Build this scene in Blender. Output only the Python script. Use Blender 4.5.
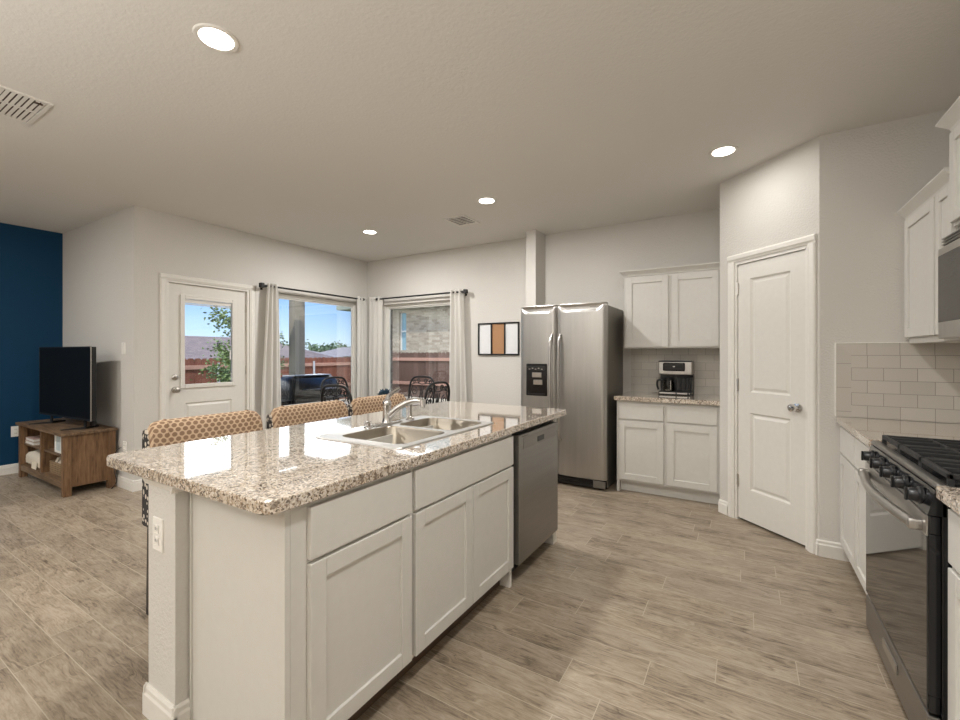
import bpy, bmesh, math, random
from mathutils import Vector, Matrix
random.seed(7)
PI = math.pi
for o in list(bpy.data.objects):
    bpy.data.objects.remove(o)
SC = bpy.context.scene
COL = SC.collection

# ------------------------------------------------------------------ camera
cam_d = bpy.data.cameras.new('camera')
cam_d.sensor_width = 36.0
cam_d.lens = 437.0/960*36
cam_d.shift_y = -6.0/960
cam_d.clip_start = 0.02
cam = bpy.data.objects.new('camera', cam_d)
cam.location = (0, 0, 1.315)
cam.rotation_euler = (PI/2, 0, math.atan(265/437))
COL.objects.link(cam)
SC.camera = cam

# ------------------------------------------------------------------ view
SC.view_settings.view_transform = 'Standard'
SC.view_settings.look = 'None'
SC.view_settings.gamma = 1
SC.view_settings.use_curve_mapping = False
SC.view_settings.exposure = 0.62
LAMP = 11.0

# added area lamp facing up behind the camera, stands in for bounced light
def area(name, loc, rot, sx, sy, w, col):
    d = bpy.data.lights.new(name, 'AREA'); d.shape = 'RECTANGLE'; d.size = sx; d.size_y = sy; d.energy = w; d.color = col
    o = bpy.data.objects.new(name, d); o.location = loc; o.rotation_euler = rot; COL.objects.link(o); return o
area('ceiling_fill', (-1.6, -1.6, 1.7), (PI, 0, 0), 3.0, 1.6, 82, (1, .99, .98))

# ------------------------------------------------------------------ world
W = bpy.data.worlds.new('sky'); SC.world = W; W.use_nodes = True
nt = W.node_tree; nt.nodes.clear()
tc = nt.nodes.new('ShaderNodeTexCoord'); sp = nt.nodes.new('ShaderNodeSeparateXYZ')
rp = nt.nodes.new('ShaderNodeValToRGB'); bg = nt.nodes.new('ShaderNodeBackground'); ow = nt.nodes.new('ShaderNodeOutputWorld')
nt.links.new(tc.outputs['Generated'], sp.inputs[0]); nt.links.new(sp.outputs['Z'], rp.inputs[0])
nt.links.new(rp.outputs[0], bg.inputs[0]); nt.links.new(bg.outputs[0], ow.inputs[0])
e = rp.color_ramp.elements
e[0].position = 0.0; e[0].color = (0.62, 0.72, 0.80, 1)
e[1].position = 0.5; e[1].color = (0.10, 0.28, 0.75, 1)
a = rp.color_ramp.elements.new(0.05); a.color = (0.42, 0.60, 0.80, 1)
a = rp.color_ramp.elements.new(0.125); a.color = (0.21, 0.40, 0.74, 1)
a = rp.color_ramp.elements.new(0.17); a.color = (2.9, 3.0, 3.1, 1)  # bright cloud-like band added above window height, whitens the reflections in the granite
a = rp.color_ramp.elements.new(0.33); a.color = (2.6, 2.7, 2.85, 1)
bg.inputs[1].default_value = 1.1

sun_d = bpy.data.lights.new('sun', 'SUN'); sun_d.energy = 2.2; sun_d.angle = 0.01; sun_d.color = (1, .95, .88)
sun = bpy.data.objects.new('sun', sun_d); COL.objects.link(sun)
sun.location = (10, -10, 20)
sun.rotation_euler = Vector((-0.5, 0.5, -1.0)).to_track_quat('-Z', 'Y').to_euler()

# ------------------------------------------------------------------ mesh helpers
class Fr:
    """local frame: a = along, o = outward, z = up"""
    def __init__(s, org, adir, odir):
        s.o = Vector(org); s.a = Vector(adir).normalized(); s.n = Vector(odir).normalized()
    def __call__(s, a, o, z):
        return s.o + s.a*a + s.n*o + Vector((0, 0, z))
WORLD = Fr((0,0,0), (1,0,0), (0,1,0))

class MB:
    def __init__(s, fr=None):
        s.bm = bmesh.new(); s.fr = fr or WORLD
    def box(s, a0, a1, o0, o1, z0, z1, bev=0.0, seg=2):
        f = s.fr; bm = s.bm
        vs = [bm.verts.new(f(a, o, z)) for a in (a0, a1) for o in (o0, o1) for z in (z0, z1)]
        F = [(0,1,3,2),(4,6,7,5),(0,4,5,1),(2,3,7,6),(0,2,6,4),(1,5,7,3)]
        fs = [bm.faces.new([vs[i] for i in q]) for q in F]
        if bev > 0:
            es = set()
            for q in fs: es.update(q.edges)
            bmesh.ops.bevel(bm, geom=list(es), offset=bev, segments=seg, profile=0.5, affect='EDGES')
        return s
    def loft(s, loops, cap0=True, cap1=True, closed=True):
        bm = s.bm; L = []
        for lp in loops:
            L.append([bm.verts.new(s.fr(*p)) for p in lp])
        n = len(L[0])
        for i in range(len(L)-1):
            for j in range(n if closed else n-1):
                k = (j+1) % n
                try: bm.faces.new((L[i][j], L[i][k], L[i+1][k], L[i+1][j]))
                except ValueError: pass
        if cap0: bm.faces.new(L[0])
        if cap1: bm.faces.new(list(reversed(L[-1])))
        return s
    def prism(s, pts, axis, t0, t1):
        """pts 2D polygon in the two other axes; axis in 'aoz'"""
        def mk(t):
            if axis == 'a': return [(t, p[0], p[1]) for p in pts]
            if axis == 'o': return [(p[0], t, p[1]) for p in pts]
            return [(p[0], p[1], t) for p in pts]
        return s.loft([mk(t0), mk(t1)])
    def cyl(s, c, r, h, axis='z', seg=20, r2=None):
        """cylinder from c along axis by h"""
        r2 = r if r2 is None else r2
        def ring(rr, t):
            o = []
            for i in range(seg):
                x = rr*math.cos(2*PI*i/seg); y = rr*math.sin(2*PI*i/seg)
                if axis == 'z': o.append((c[0]+x, c[1]+y, c[2]+t))
                elif axis == 'a': o.append((c[0]+t, c[1]+x, c[2]+y))
                else: o.append((c[0]+x, c[1]+t, c[2]+y))
            return o
        return s.loft([ring(r, 0), ring(r2, h)])
    def lathe(s, c, prof, axis='z', seg=24):
        loops = []
        for r, t in prof:
            o = []
            for i in range(seg):
                x = max(r, 1e-4)*math.cos(2*PI*i/seg); y = max(r, 1e-4)*math.sin(2*PI*i/seg)
                if axis == 'z': o.append((c[0]+x, c[1]+y, c[2]+t))
                elif axis == 'a': o.append((c[0]+t, c[1]+x, c[2]+y))
                else: o.append((c[0]+x, c[1]+t, c[2]+y))
            loops.append(o)
        return s.loft(loops)
    def tube(s, pts, r, seg=8, smooth=0, flat=None):
        """tube through points; r number or list"""
        P = [Vector(p) for p in pts]
        R = r if isinstance(r, (list, tuple)) else [r]*len(P)
        if smooth:
            Q = []; RR = []
            for i in range(len(P)-1):
                p0 = P[max(i-1,0)]; p1 = P[i]; p2 = P[i+1]; p3 = P[min(i+2,len(P)-1)]
                for k in range(smooth):
                    t = k/smooth
                    Q.append(0.5*((2*p1)+(p2-p0)*t+(2*p0-5*p1+4*p2-p3)*t*t+(3*p1-p0-3*p2+p3)*t**3))
                    RR.append(R[i]*(1-t)+R[i+1]*t)
            Q.append(P[-1]); RR.append(R[-1]); P = Q; R = RR
        n = len(P); T = []
        for i in range(n):
            d = P[min(i+1,n-1)]-P[max(i-1,0)]
            T.append(d.normalized() if d.length > 1e-9 else Vector((0,0,1)))
        up = Vector((0,0,1)) if abs(T[0].z) < .9 else Vector((1,0,0))
        u = (up - T[0]*up.dot(T[0])).normalized()
        loops = []
        for i in range(n):
            u = (u - T[i]*u.dot(T[i]))
            u = u.normalized() if u.length > 1e-6 else T[i].orthogonal().normalized()
            v = T[i].cross(u)
            loops.append([tuple(P[i] + (u*math.cos(2*PI*j/seg)*(flat or 1) + v*math.sin(2*PI*j/seg))*R[i]) for j in range(seg)])
        return s.loft(loops)
    def build(s, name, mat, parent=None, smooth=None, org=None):
        bm = s.bm
        bmesh.ops.remove_doubles(bm, verts=bm.verts, dist=1e-6) if False else None
        bmesh.ops.recalc_face_normals(bm, faces=bm.faces)
        base = Vector((0,0,0))
        if parent is not None: base = Vector(parent.get('_base', (0,0,0)))
        elif org is not None: base = Vector(org)
        if base.length > 0: bmesh.ops.translate(bm, verts=bm.verts, vec=-base)
        me = bpy.data.meshes.new(name); bm.to_mesh(me); bm.free()
        o = bpy.data.objects.new(name, me); COL.objects.link(o)
        if parent is not None:
            o.parent = parent
        else: o.location = base
        o['_base'] = tuple(base)
        me.materials.append(mat)
        if smooth:
            me.shade_smooth()
            if smooth is not True:
                try: me.set_sharp_from_angle(angle=math.radians(smooth))
                except Exception: pass
        return o

def tag(o, label, cat, group=None, kind=None):
    if label: o['label'] = label
    if cat: o['category'] = cat
    if group: o['group'] = group
    if kind: o['kind'] = kind
    return o
def thing(name, label, cat, loc=(0,0,0), rz=0.0, group=None, local=False):
    o = bpy.data.objects.new(name, None); COL.objects.link(o)
    o.location = loc; o.rotation_euler = (0,0,rz); o.empty_display_size = .1
    o['_base'] = (0,0,0) if local else tuple(loc)
    return tag(o, label, cat, group)
def struct(o):
    o['kind'] = 'structure'; return o
def kids(o): return [c for c in bpy.data.objects if c.parent == o]
def copy_tree(o, parent=None):
    c = o.copy(); COL.objects.link(c)
    if parent is not None: c.parent = parent
    for ch in kids(o): copy_tree(ch, c)
    return c
def rrect(a0, a1, o0, o1, r, z, seg=5):
    pts = []
    for (cx, cy, t0) in ((a1-r, o1-r, 0), (a0+r, o1-r, 90), (a0+r, o0+r, 180), (a1-r, o0+r, 270)):
        for i in range(seg+1):
            t = math.radians(t0 + 90*i/seg)
            pts.append((cx+r*math.cos(t), cy+r*math.sin(t), z))
    return pts

# ------------------------------------------------------------------ materials
class Nd:
    def __init__(s, name):
        s.m = bpy.data.materials.new(name); s.m.use_nodes = True
        s.t = s.m.node_tree; s.b = s.t.nodes['Principled BSDF']
    def n(s, typ, **kw):
        x = s.t.nodes.new('ShaderNode'+typ)
        for k, v in kw.items():
            if k.startswith('i_'):
                x.inputs[k[2:].replace('_', ' ')].default_value = v
            else: setattr(x, k, v)
        return x
    def l(s, a, b): s.t.links.new(a, b)
    def math(s, op, a, b=None):
        x = s.t.nodes.new('ShaderNodeMath'); x.operation = op
        for i, v in enumerate((a, b)):
            if v is None: continue
            if hasattr(v, 'is_output'): s.l(v, x.inputs[i])
            else: x.inputs[i].default_value = v
        return x.outputs[0]
    def ramp(s, fac, *stops, interp='LINEAR'):
        x = s.t.nodes.new('ShaderNodeValToRGB'); s.l(fac, x.inputs[0]); x.color_ramp.interpolation = interp
        el = x.color_ramp.elements
        while len(el) > 1: el.remove(el[-1])
        el[0].position = stops[0][0]; el[0].color = (*stops[0][1], 1)
        for p, c in stops[1:]:
            q = el.new(p); q.color = (*c, 1)
        return x.outputs[0]
    def mix(s, fac, a, b, typ='MIX'):
        x = s.t.nodes.new('ShaderNodeMix'); x.data_type = 'RGBA'; x.blend_type = typ
        for sock, v in ((x.inputs[0], fac), (x.inputs[6], a), (x.inputs[7], b)):
            if hasattr(v, 'is_output'): s.l(v, sock)
            elif isinstance(v, (int, float)): sock.default_value = v
            else: sock.default_value = (*v, 1)
        return x.outputs[2]
    def pos(s, kind='world'):
        if kind == 'world': return s.n('NewGeometry').outputs['Position']
        return s.n('TexCoord').outputs['Object']
    def mapv(s, v, scale=(1,1,1), loc=(0,0,0), rot=(0,0,0)):
        x = s.n('Mapping'); s.l(v, x.inputs['Vector'])
        x.inputs['Scale'].default_value = scale; x.inputs['Location'].default_value = loc; x.inputs['Rotation'].default_value = rot
        return x.outputs[0]
    def noise(s, v, scale, detail=3, rough=.5, out='Fac'):
        x = s.n('TexNoise'); s.l(v, x.inputs['Vector']); x.inputs['Scale'].default_value = scale
        x.inputs['Detail'].default_value = detail; x.inputs['Roughness'].default_value = rough
        return x.outputs[out]
    def bump(s, h, strength=.3, dist=.01):
        x = s.n('Bump'); s.l(h, x.inputs['Height']); x.inputs['Strength'].default_value = strength
        x.inputs['Distance'].default_value = dist; s.l(x.outputs[0], s.b.inputs['Normal'])
    def set(s, **kw):
        for k, v in kw.items():
            sock = s.b.inputs[k.replace('_', ' ')]
            if hasattr(v, 'is_output'): s.l(v, sock)
            elif isinstance(v, tuple) and len(v) == 3: sock.default_value = (*v, 1)
            else: sock.default_value = v
        return s
def srgb(r, g, b):
    f = lambda c: (c/255/12.92) if c/255 <= .04045 else ((c/255+.055)/1.055)**2.4
    return (f(r), f(g), f(b))
def plain(name, col, rough=.5, metal=0.0, noise=0.04, scale=30, **kw):
    """painted or moulded surface with a faint unevenness"""
    d = Nd(name); p = d.pos('obj'); f = d.noise(p, scale, 2)
    lo = tuple(c*(1-noise) for c in col); hi = tuple(min(1, c*(1+noise)) for c in col)
    d.set(Base_Color=d.mix(f, lo, hi), Roughness=rough, Metallic=metal, **kw)
    return d.m
def paint(name, col, bump=.7, scale=90, rough=.75):
    d = Nd(name); p = d.pos(); f = d.noise(p, scale, 3, .6)
    d.set(Base_Color=col, Roughness=rough, Specular_IOR_Level=.25); d.bump(f, bump, .006)
    return d.m

WALLC = srgb(209, 205, 198)
m_wall = paint('wall_paint', WALLC)
m_ceil = paint('ceiling_paint', srgb(222, 219, 213), .35, 60)
m_blue = paint('blue_wall_paint', srgb(6, 56, 86), .2, 90, .6)
m_trim = plain('trim_paint', srgb(226, 222, 214), .35)
m_door = plain('door_paint', srgb(220, 216, 208), .4)
m_cab = plain('cabinet_paint', srgb(210, 207, 200), .38)
m_white = plain('white_plastic', srgb(235, 232, 225), .35)
m_black = plain('black_plastic', (.012, .012, .013), .35)
m_gloss = plain('black_enamel', (.008, .008, .009), .12)
m_iron = plain('wrought_iron', (.012, .011, .011), .5, .3)
m_grate = plain('cast_iron', (.02, .02, .02), .6)
m_chrome = plain('chrome', (.70, .69, .68), .10, 1.0, .02)
m_nickel = plain('satin_nickel', (.55, .52, .48), .3, 1.0, .03)
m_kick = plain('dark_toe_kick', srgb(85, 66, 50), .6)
m_rubber = plain('dark_rubber', (.02, .02, .02), .7)
m_pvc = plain('vinyl_window_frame', srgb(225, 222, 214), .4)

def steel(name, col=(.56, .54, .51), rough=.3, vert=True):
    d = Nd(name); p = d.pos('obj')
    q = d.mapv(p, (260, 260, 3) if vert else (3, 3, 260))
    f = d.noise(q, 1, 3); g = d.noise(d.mapv(p, (14, 14, .7) if vert else (.7, .7, 10)), 1.5, 4, .65)
    c = d.mix(f, tuple(x*.86 for x in col), tuple(min(1, x*1.12) for x in col))
    d.set(Base_Color=d.mix(g, tuple(x*.72 for x in col), c), Metallic=1.0,
          Roughness=d.math('ADD', d.math('MULTIPLY', f, .12), rough))
    d.bump(f, .04, .001)
    return d.m
m_steel = steel('brushed_steel')
m_dsteel = steel('dark_brushed_steel', (.36, .35, .335), .3, False)
m_sink = steel('sink_steel', (.40, .355, .29), .25, False)
m_fside = plain('fridge_side_paint', srgb(120, 115, 106), .4, .5)

def floor_mat():
    d = Nd('wood_look_tile')
    p = d.mapv(d.pos(), loc=(0, -.06, 0))
    s = d.n('SeparateXYZ'); d.l(p, s.inputs[0])
    row = d.math('FLOOR', d.math('DIVIDE', s.outputs['Y'], .16))
    wn = d.n('TexWhiteNoise', noise_dimensions='1D'); d.l(row, wn.inputs['W'])
    xo = d.math('ADD', s.outputs['X'], d.math('MULTIPLY', wn.outputs['Value'], .92))
    c = d.n('CombineXYZ'); d.l(xo, c.inputs[0]); d.l(s.outputs['Y'], c.inputs[1])
    b = d.n('TexBrick', offset=0.0, squash=1.0)
    d.l(c.outputs[0], b.inputs['Vector'])
    for k, v in (('Scale', 1), ('Mortar Size', .0018), ('Mortar Smooth', .1), ('Bias', 0), ('Brick Width', .92), ('Row Height', .16)):
        b.inputs[k].default_value = v
    b.inputs['Color1'].default_value = (0,0,0,1); b.inputs['Color2'].default_value = (1,1,1,1); b.inputs['Mortar'].default_value = (.5,.5,.5,1)
    col = d.math('FLOOR', d.math('DIVIDE', xo, .92))
    cc = d.n('CombineXYZ'); d.l(row, cc.inputs[0]); d.l(col, cc.inputs[1])
    w2 = d.n('TexWhiteNoise', noise_dimensions='2D'); d.l(cc.outputs[0], w2.inputs['Vector'])
    rnd = w2.outputs['Value']
    c3 = d.n('CombineXYZ'); d.l(xo, c3.inputs[0]); d.l(s.outputs['Y'], c3.inputs[1]); d.l(d.math('MULTIPLY', rnd, 37.0), c3.inputs[2])
    wob = d.noise(d.mapv(c3.outputs[0], (2.2, 8, 1)), 1.2, 3, .6)
    c4 = d.n('CombineXYZ'); d.l(d.math('MULTIPLY', xo, 2.6), c4.inputs[0])
    d.l(d.math('ADD', d.math('MULTIPLY', s.outputs['Y'], 34.0), d.math('MULTIPLY', wob, 9.0)), c4.inputs[1]); d.l(d.math('MULTIPLY', rnd, 37.0), c4.inputs[2])
    grain = d.noise(c4.outputs[0], 1.6, 6, .72)
    fine = d.noise(d.mapv(c3.outputs[0], (12, 160, 1)), 1, 4, .7)
    blotch = d.noise(d.mapv(c3.outputs[0], (1.6, 5, 1)), 1.3, 4, .62)
    g = d.math('ADD', d.math('MULTIPLY', grain, .45), d.math('ADD', d.math('MULTIPLY', fine, .32), d.math('MULTIPLY', blotch, .27)))
    base = d.ramp(g, (.375, srgb(84, 71, 58)), (.445, srgb(124, 110, 93)), (.51, srgb(152, 137, 118)), (.61, srgb(174, 160, 142)))
    tint = d.mix(rnd, (.88, .875, .87), (1.05, 1.045, 1.03))
    base = d.mix(1.0, base, tint, 'MULTIPLY')
    fin = d.mix(b.outputs['Fac'], base, srgb(180, 167, 148))
    d.set(Base_Color=fin, Roughness=d.ramp(g, (.3, (.48,)*3), (.7, (.33,)*3)), Specular_IOR_Level=.5)
    h = d.math('SUBTRACT', d.math('MULTIPLY', g, .5), d.math('MULTIPLY', b.outputs['Fac'], 1.0))
    d.bump(h, .35, .003)
    return d.m
m_floor = floor_mat()

def granite(name='granite', kind='world'):
    d = Nd(name); p = d.pos(kind)
    wob = d.n('TexNoise'); d.l(p, wob.inputs['Vector']); wob.inputs['Scale'].default_value = 55; wob.inputs['Detail'].default_value = 2
    pp = d.mix(.014, p, wob.outputs['Color'], 'ADD')
    v = d.n('TexVoronoi'); d.l(pp, v.inputs['Vector']); v.inputs['Scale'].default_value = 190
    sc = d.n('SeparateColor'); d.l(v.outputs['Color'], sc.inputs[0])
    f = sc.outputs[0]
    c = d.ramp(f, (0.0, srgb(44, 38, 34)), (.11, srgb(104, 86, 70)), (.19, srgb(160, 142, 122)), (.32, srgb(200, 186, 168)), (.60, srgb(224, 216, 204)), (.88, srgb(184, 174, 162)), interp='CONSTANT')
    v2 = d.n('TexVoronoi'); d.l(pp, v2.inputs['Vector']); v2.inputs['Scale'].default_value = 95
    sc2 = d.n('SeparateColor'); d.l(v2.outputs['Color'], sc2.inputs[0])
    k = d.math('LESS_THAN', sc2.outputs[1], .13)
    c = d.mix(d.math('MULTIPLY', k, .72), c, srgb(60, 50, 42))
    n = d.noise(p, 9, 3)
    c = d.mix(d.math('MULTIPLY', n, .35), c, srgb(196, 170, 142))
    d.set(Base_Color=c, Roughness=.06, IOR=1.9, Coat_Weight=.8, Coat_Roughness=.02)
    return d.m
m_gran = granite()

def brick(name, ax, c1, c2, mortar, bw, bh, ms, rough=.3, offset=.5, bump=.4, rock=0.0, kind='world', phase=(0, 0)):
    d = Nd(name); p = d.pos(kind); s = d.n('SeparateXYZ'); d.l(p, s.inputs[0])
    c = d.n('CombineXYZ')
    d.l(d.math('ADD', s.outputs[ax[0]], phase[0]), c.inputs[0]); d.l(d.math('ADD', s.outputs[ax[1]], phase[1]), c.inputs[1])
    b = d.n('TexBrick', offset=offset); d.l(c.outputs[0], b.inputs['Vector'])
    for k, v in (('Scale', 1), ('Mortar Size', ms), ('Mortar Smooth', .2), ('Bias', 0), ('Brick Width', bw), ('Row Height', bh)):
        b.inputs[k].default_value = v
    b.inputs['Color1'].default_value = (*c1, 1); b.inputs['Color2'].default_value = (*c2, 1); b.inputs['Mortar'].default_value = (*mortar, 1)
    col = b.outputs['Color']
    if rock:
        col = d.mix(rock, col, d.ramp(d.noise(p, 25, 3), (.3, tuple(x*.6 for x in c1)), (.7, c2)))
    d.set(Base_Color=col, Roughness=rough)
    d.bump(d.math('SUBTRACT', 1.0, b.outputs['Fac']), bump, .003)
    return d.m
T1, T2, TM = srgb(196, 190, 180), srgb(206, 200, 190), srgb(158, 150, 140)
m_subX = brick('subway_tile', ('X', 'Z'), T1, T2, TM, .152, .0785, .0016, .18, phase=(.032, -.914))
m_subY = brick('subway_tile_side', ('Y', 'Z'), T1, T2, TM, .152, .0785, .0016, .18, phase=(0, -.914))
m_subV = brick('subway_tile_upright', ('Z', 'X'), T1, T2, TM, .152, .9, .0016, .18, offset=0, phase=(-.95, .1))
m_subT = brick('subway_tile_cap', ('X', 'Z'), T1, T2, TM, .152, .9, .0016, .18, offset=0, phase=(.11, .1))
m_brick = brick('neighbour_brick', ('X', 'Z'), srgb(150, 132, 112), srgb(205, 192, 170), srgb(178, 168, 150), .22, .085, .008, .85, rock=.35)
m_brickd = brick('house_brick', ('Y', 'Z'), srgb(92, 78, 66), srgb(120, 104, 90), srgb(170, 160, 146), .22, .085, .008, .85, rock=.3)
m_shingle = brick('roof_shingle', ('Y', 'Z'), srgb(120, 104, 98), srgb(150, 132, 122), srgb(96, 84, 80), .3, .06, .006, .9, rock=.4)

def wood(name, cols, ax='X', scale=1.0, kind='obj', rough=.55):
    d = Nd(name); p = d.pos(kind)
    sc = {'X': (1.5, 14, 14), 'Y': (14, 1.5, 14), 'Z': (14, 14, 1.5)}[ax]
    w = d.noise(d.mapv(p, tuple(x*scale*.6 for x in sc)), 1, 3)
    q = d.mix(.25, d.mapv(p, tuple(x*scale*2 for x in sc)), w, 'ADD')
    f = d.noise(q, 1.6, 6, .7)
    c = d.ramp(f, (.3, cols[0]), (.5, cols[1]), (.7, cols[2]))
    d.set(Base_Color=c, Roughness=rough); d.bump(f, .2, .002)
    return d.m
WC = (srgb(62, 46, 32), srgb(112, 88, 64), srgb(146, 120, 92))
m_woodX = wood('rustic_wood', WC, 'X'); m_woodZ = wood('rustic_wood_upright', (srgb(66, 46, 30), srgb(116, 86, 58), srgb(142, 110, 78)), 'Z'); m_woodY = wood('rustic_wood_side', WC, 'Y')
def fence_mat(name, ax, cols):
    d = Nd(name); p = d.pos(); s = d.n('SeparateXYZ'); d.l(p, s.inputs[0])
    cell = d.math('FLOOR', d.math('DIVIDE', s.outputs[ax], .145))
    wn = d.n('TexWhiteNoise', noise_dimensions='1D'); d.l(cell, wn.inputs['W'])
    f = d.noise(d.mapv(p, (30, 30, 2)), 1, 4)
    c = d.mix(wn.outputs['Value'], cols[0], cols[1]); c = d.mix(d.math('MULTIPLY', f, .5), c, cols[2])
    d.set(Base_Color=c, Roughness=.85)
    return d.m
m_fenceY = fence_mat('red_cedar_boards', 'Y', (srgb(132, 80, 60), srgb(162, 104, 80), srgb(100, 60, 46)))
m_fenceX = fence_mat('weathered_cedar_boards', 'X', (srgb(108, 82, 68), srgb(136, 106, 90), srgb(84, 62, 52)))
m_rail = plain('fence_rail_wood', srgb(196, 150, 128), .8, 0, .15)
m_galv = plain('galvanised_post', srgb(205, 205, 205), .5, .2)
m_trimtan = plain('tan_exterior_paint', srgb(150, 140, 122), .7)
m_conc = paint('patio_concrete', srgb(170, 165, 155), .3, 40, .9)
m_soffit = plain('soffit_paint', srgb(150, 155, 140), .7)
m_soil = plain('lawn_soil', srgb(110, 115, 75), .95, 0, .3, 8)
m_leaf = plain('tree_leaf', srgb(135, 155, 95), .6, 0, .35, 6)
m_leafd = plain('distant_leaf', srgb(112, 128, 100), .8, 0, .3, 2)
m_bark = plain('bark', srgb(90, 75, 62), .9, 0, .2)
m_hazeroof = plain('distant_roof', srgb(150, 142, 138), .9, 0, .1, 3)

def fabric_dots():
    d = Nd('dotted_upholstery'); p = d.pos('obj'); s = d.n('SeparateXYZ'); d.l(p, s.inputs[0])
    S = .034
    # wraps over the top edge: height plus depth
    vv = d.math('ADD', s.outputs['Z'], d.math('MULTIPLY', s.outputs['X'], -1.0))
    def lat(off):
        y = d.math('SUBTRACT', d.math('FRACT', d.math('ADD', d.math('DIVIDE', s.outputs['Y'], S), off)), .5)
        z = d.math('SUBTRACT', d.math('FRACT', d.math('ADD', d.math('DIVIDE', vv, S*1.55), off)), .5)
        z = d.math('MULTIPLY', z, 1.55)
        return d.math('SQRT', d.math('ADD', d.math('MULTIPLY', y, y), d.math('MULTIPLY', z, z)))
    m = d.math('MINIMUM', lat(0.0), lat(0.5))
    w = d.noise(d.mapv(p, (400, 400, 400)), 1, 2)
    c = d.ramp(m, (.0, srgb(140, 112, 88)), (.33, srgb(140, 112, 88)), (.40, srgb(206, 180, 150)))
    c = d.mix(d.math('MULTIPLY', w, .3), c, srgb(120, 92, 66))
    d.set(Base_Color=c, Roughness=.9); d.bump(w, .3, .001)
    return d.m
m_dots = fabric_dots()
def fabric_ikat():
    d = Nd('black_cream_upholstery'); p = d.pos('obj')
    v = d.n('TexVoronoi'); d.l(d.mapv(p, (1, 1, .7)), v.inputs['Vector']); v.inputs['Scale'].default_value = 48; v.inputs['Randomness'].default_value = .5
    c = d.ramp(v.outputs['Distance'], (.0, srgb(215, 205, 190)), (.42, srgb(215, 205, 190)), (.5, srgb(52, 48, 48)))
    d.set(Base_Color=c, Roughness=.9)
    return d.m
m_ikat = fabric_ikat()
def curtain_mat():
    d = Nd('curtain_fabric'); p = d.pos(); f = d.noise(d.mapv(p, (300, 300, 300)), 1, 2)
    d.set(Base_Color=d.mix(f, srgb(232, 228, 221), srgb(248, 245, 240)), Roughness=.9)
    tr = d.n('BsdfTranslucent'); tr.inputs[0].default_value = (.88, .87, .84, 1)
    mx = d.n('MixShader'); mx.inputs[0].default_value = .4
    out = d.t.nodes['Material Output']
    d.l(d.b.outputs[0], mx.inputs[1]); d.l(tr.outputs[0], mx.inputs[2]); d.l(mx.outputs[0], out.inputs[0])
    return d.m
m_curt = curtain_mat()
def glass_mat(name, tint=(1,1,1), refl=.06, rough=0.0):
    d = Nd(name); out = d.t.nodes['Material Output']
    tr = d.n('BsdfTransparent'); tr.inputs[0].default_value = (*tint, 1)
    gl = d.n('BsdfGlossy'); gl.inputs['Roughness'].default_value = rough; gl.inputs[0].default_value = (.9, .9, .9, 1)
    lw = d.n('Fresnel'); lw.inputs[0].default_value = 1.45
    mx = d.n('MixShader'); d.l(lw.outputs[0], mx.inputs[0]); d.l(tr.outputs[0], mx.inputs[1]); d.l(gl.outputs[0], mx.inputs[2]); d.l(mx.outputs[0], out.inputs[0])
    return d.m
m_glass = glass_mat('window_glass', (.97, .98, .98))
m_ovglass = plain('oven_glass', (.012, .012, .012), .04, 0.0, .02); m_ovglass.node_tree.nodes['Principled BSDF'].inputs['Specular IOR Level'].default_value = 1.0
m_screen = plain('screen_panel', (.004, .004, .004), .4, 0, .02, Specular_IOR_Level=.2)
def emis(name, col, s):
    d = Nd(name); d.set(Base_Color=(.8,.8,.8), Emission_Color=col, Emission_Strength=s); return d.m
m_lamp = emis('lamp_diffuser', (1.0, .95, .86), 9.0)
m_led = emis('status_led', (.9, .95, 1.0), 1.2)

# ------------------------------------------------------------------ room shell
H = 2.74
XL, YB, XR, XA, YT, YF = -5.0, 4.88, 1.16, -6.90, 1.86, -3.4
def wall(name, mat, fr, a0, a1, z0, z1, thick, holes=()):
    """front face at o=0, body goes to o=-thick"""
    m = MB(fr); cur = a0
    for (h0, h1, g0, g1) in sorted(holes):
        m.box(cur, h0, -thick, 0, z0, z1)
        if g0 > z0: m.box(h0, h1, -thick, 0, z0, g0)
        if g1 < z1: m.box(h0, h1, -thick, 0, g1, z1)
        cur = h1
    m.box(cur, a1, -thick, 0, z0, z1)
    bmesh.ops.remove_doubles(m.bm, verts=m.bm.verts, dist=1e-5)
    return struct(m.build(name, mat))
struct(MB().box(XA-.15, XR+.15, YF-.15, YB+.22, -.12, 0).build('floor', m_floor))
struct(MB().box(XA-.15, XR+.15, YF-.15, YB+.22, H, H+.15).build('ceiling', m_ceil))
FL = Fr((XL, 0, 0), (0,1,0), (1,0,0))          # left (patio door) wall, a = Y
FBk = Fr((0, YB, 0), (1,0,0), (0,-1,0))        # back wall, a = X
D1 = (2.135, 2.995); DZ = 2.065
W1 = (3.34, 4.71, .585, 2.085); W2 = (-4.68, -3.34, .62, 2.055)
wall('wall_left', m_wall, FL, YT, YB, 0, H, .12, [(D1[0], D1[1], 0, DZ), W1])
wall('wall_back', m_wall, FBk, XL-.12, XR+.15, 0, H, .12, [W2])
wall('wall_tv', m_wall, Fr((0, YT, 0), (1,0,0), (0,-1,0)), XA, XL-.12, 0, H, .1)
struct(MB().box(XL-.12, XL-.0005, YT-.0005, YT+.02, 0, H).build('wall_tv_corner', m_wall))
wall('wall_accent', m_blue, Fr((XA, 0, 0), (0,1,0), (1,0,0)), YF, YT+.1, 0, H, .12)
wall('wall_front', m_wall, Fr((0, YF, 0), (1,0,0), (0,1,0)), XA-.12, XR+.12, 0, H, .12)
wall('wall_right', m_wall, Fr((XR, 0, 0), (0,1,0), (-1,0,0)), YF, YB, 0, H, .12)
P0 = Vector((-.18, 4.16, 0)); P1 = Vector((.415, 3.59, 0))
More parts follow.
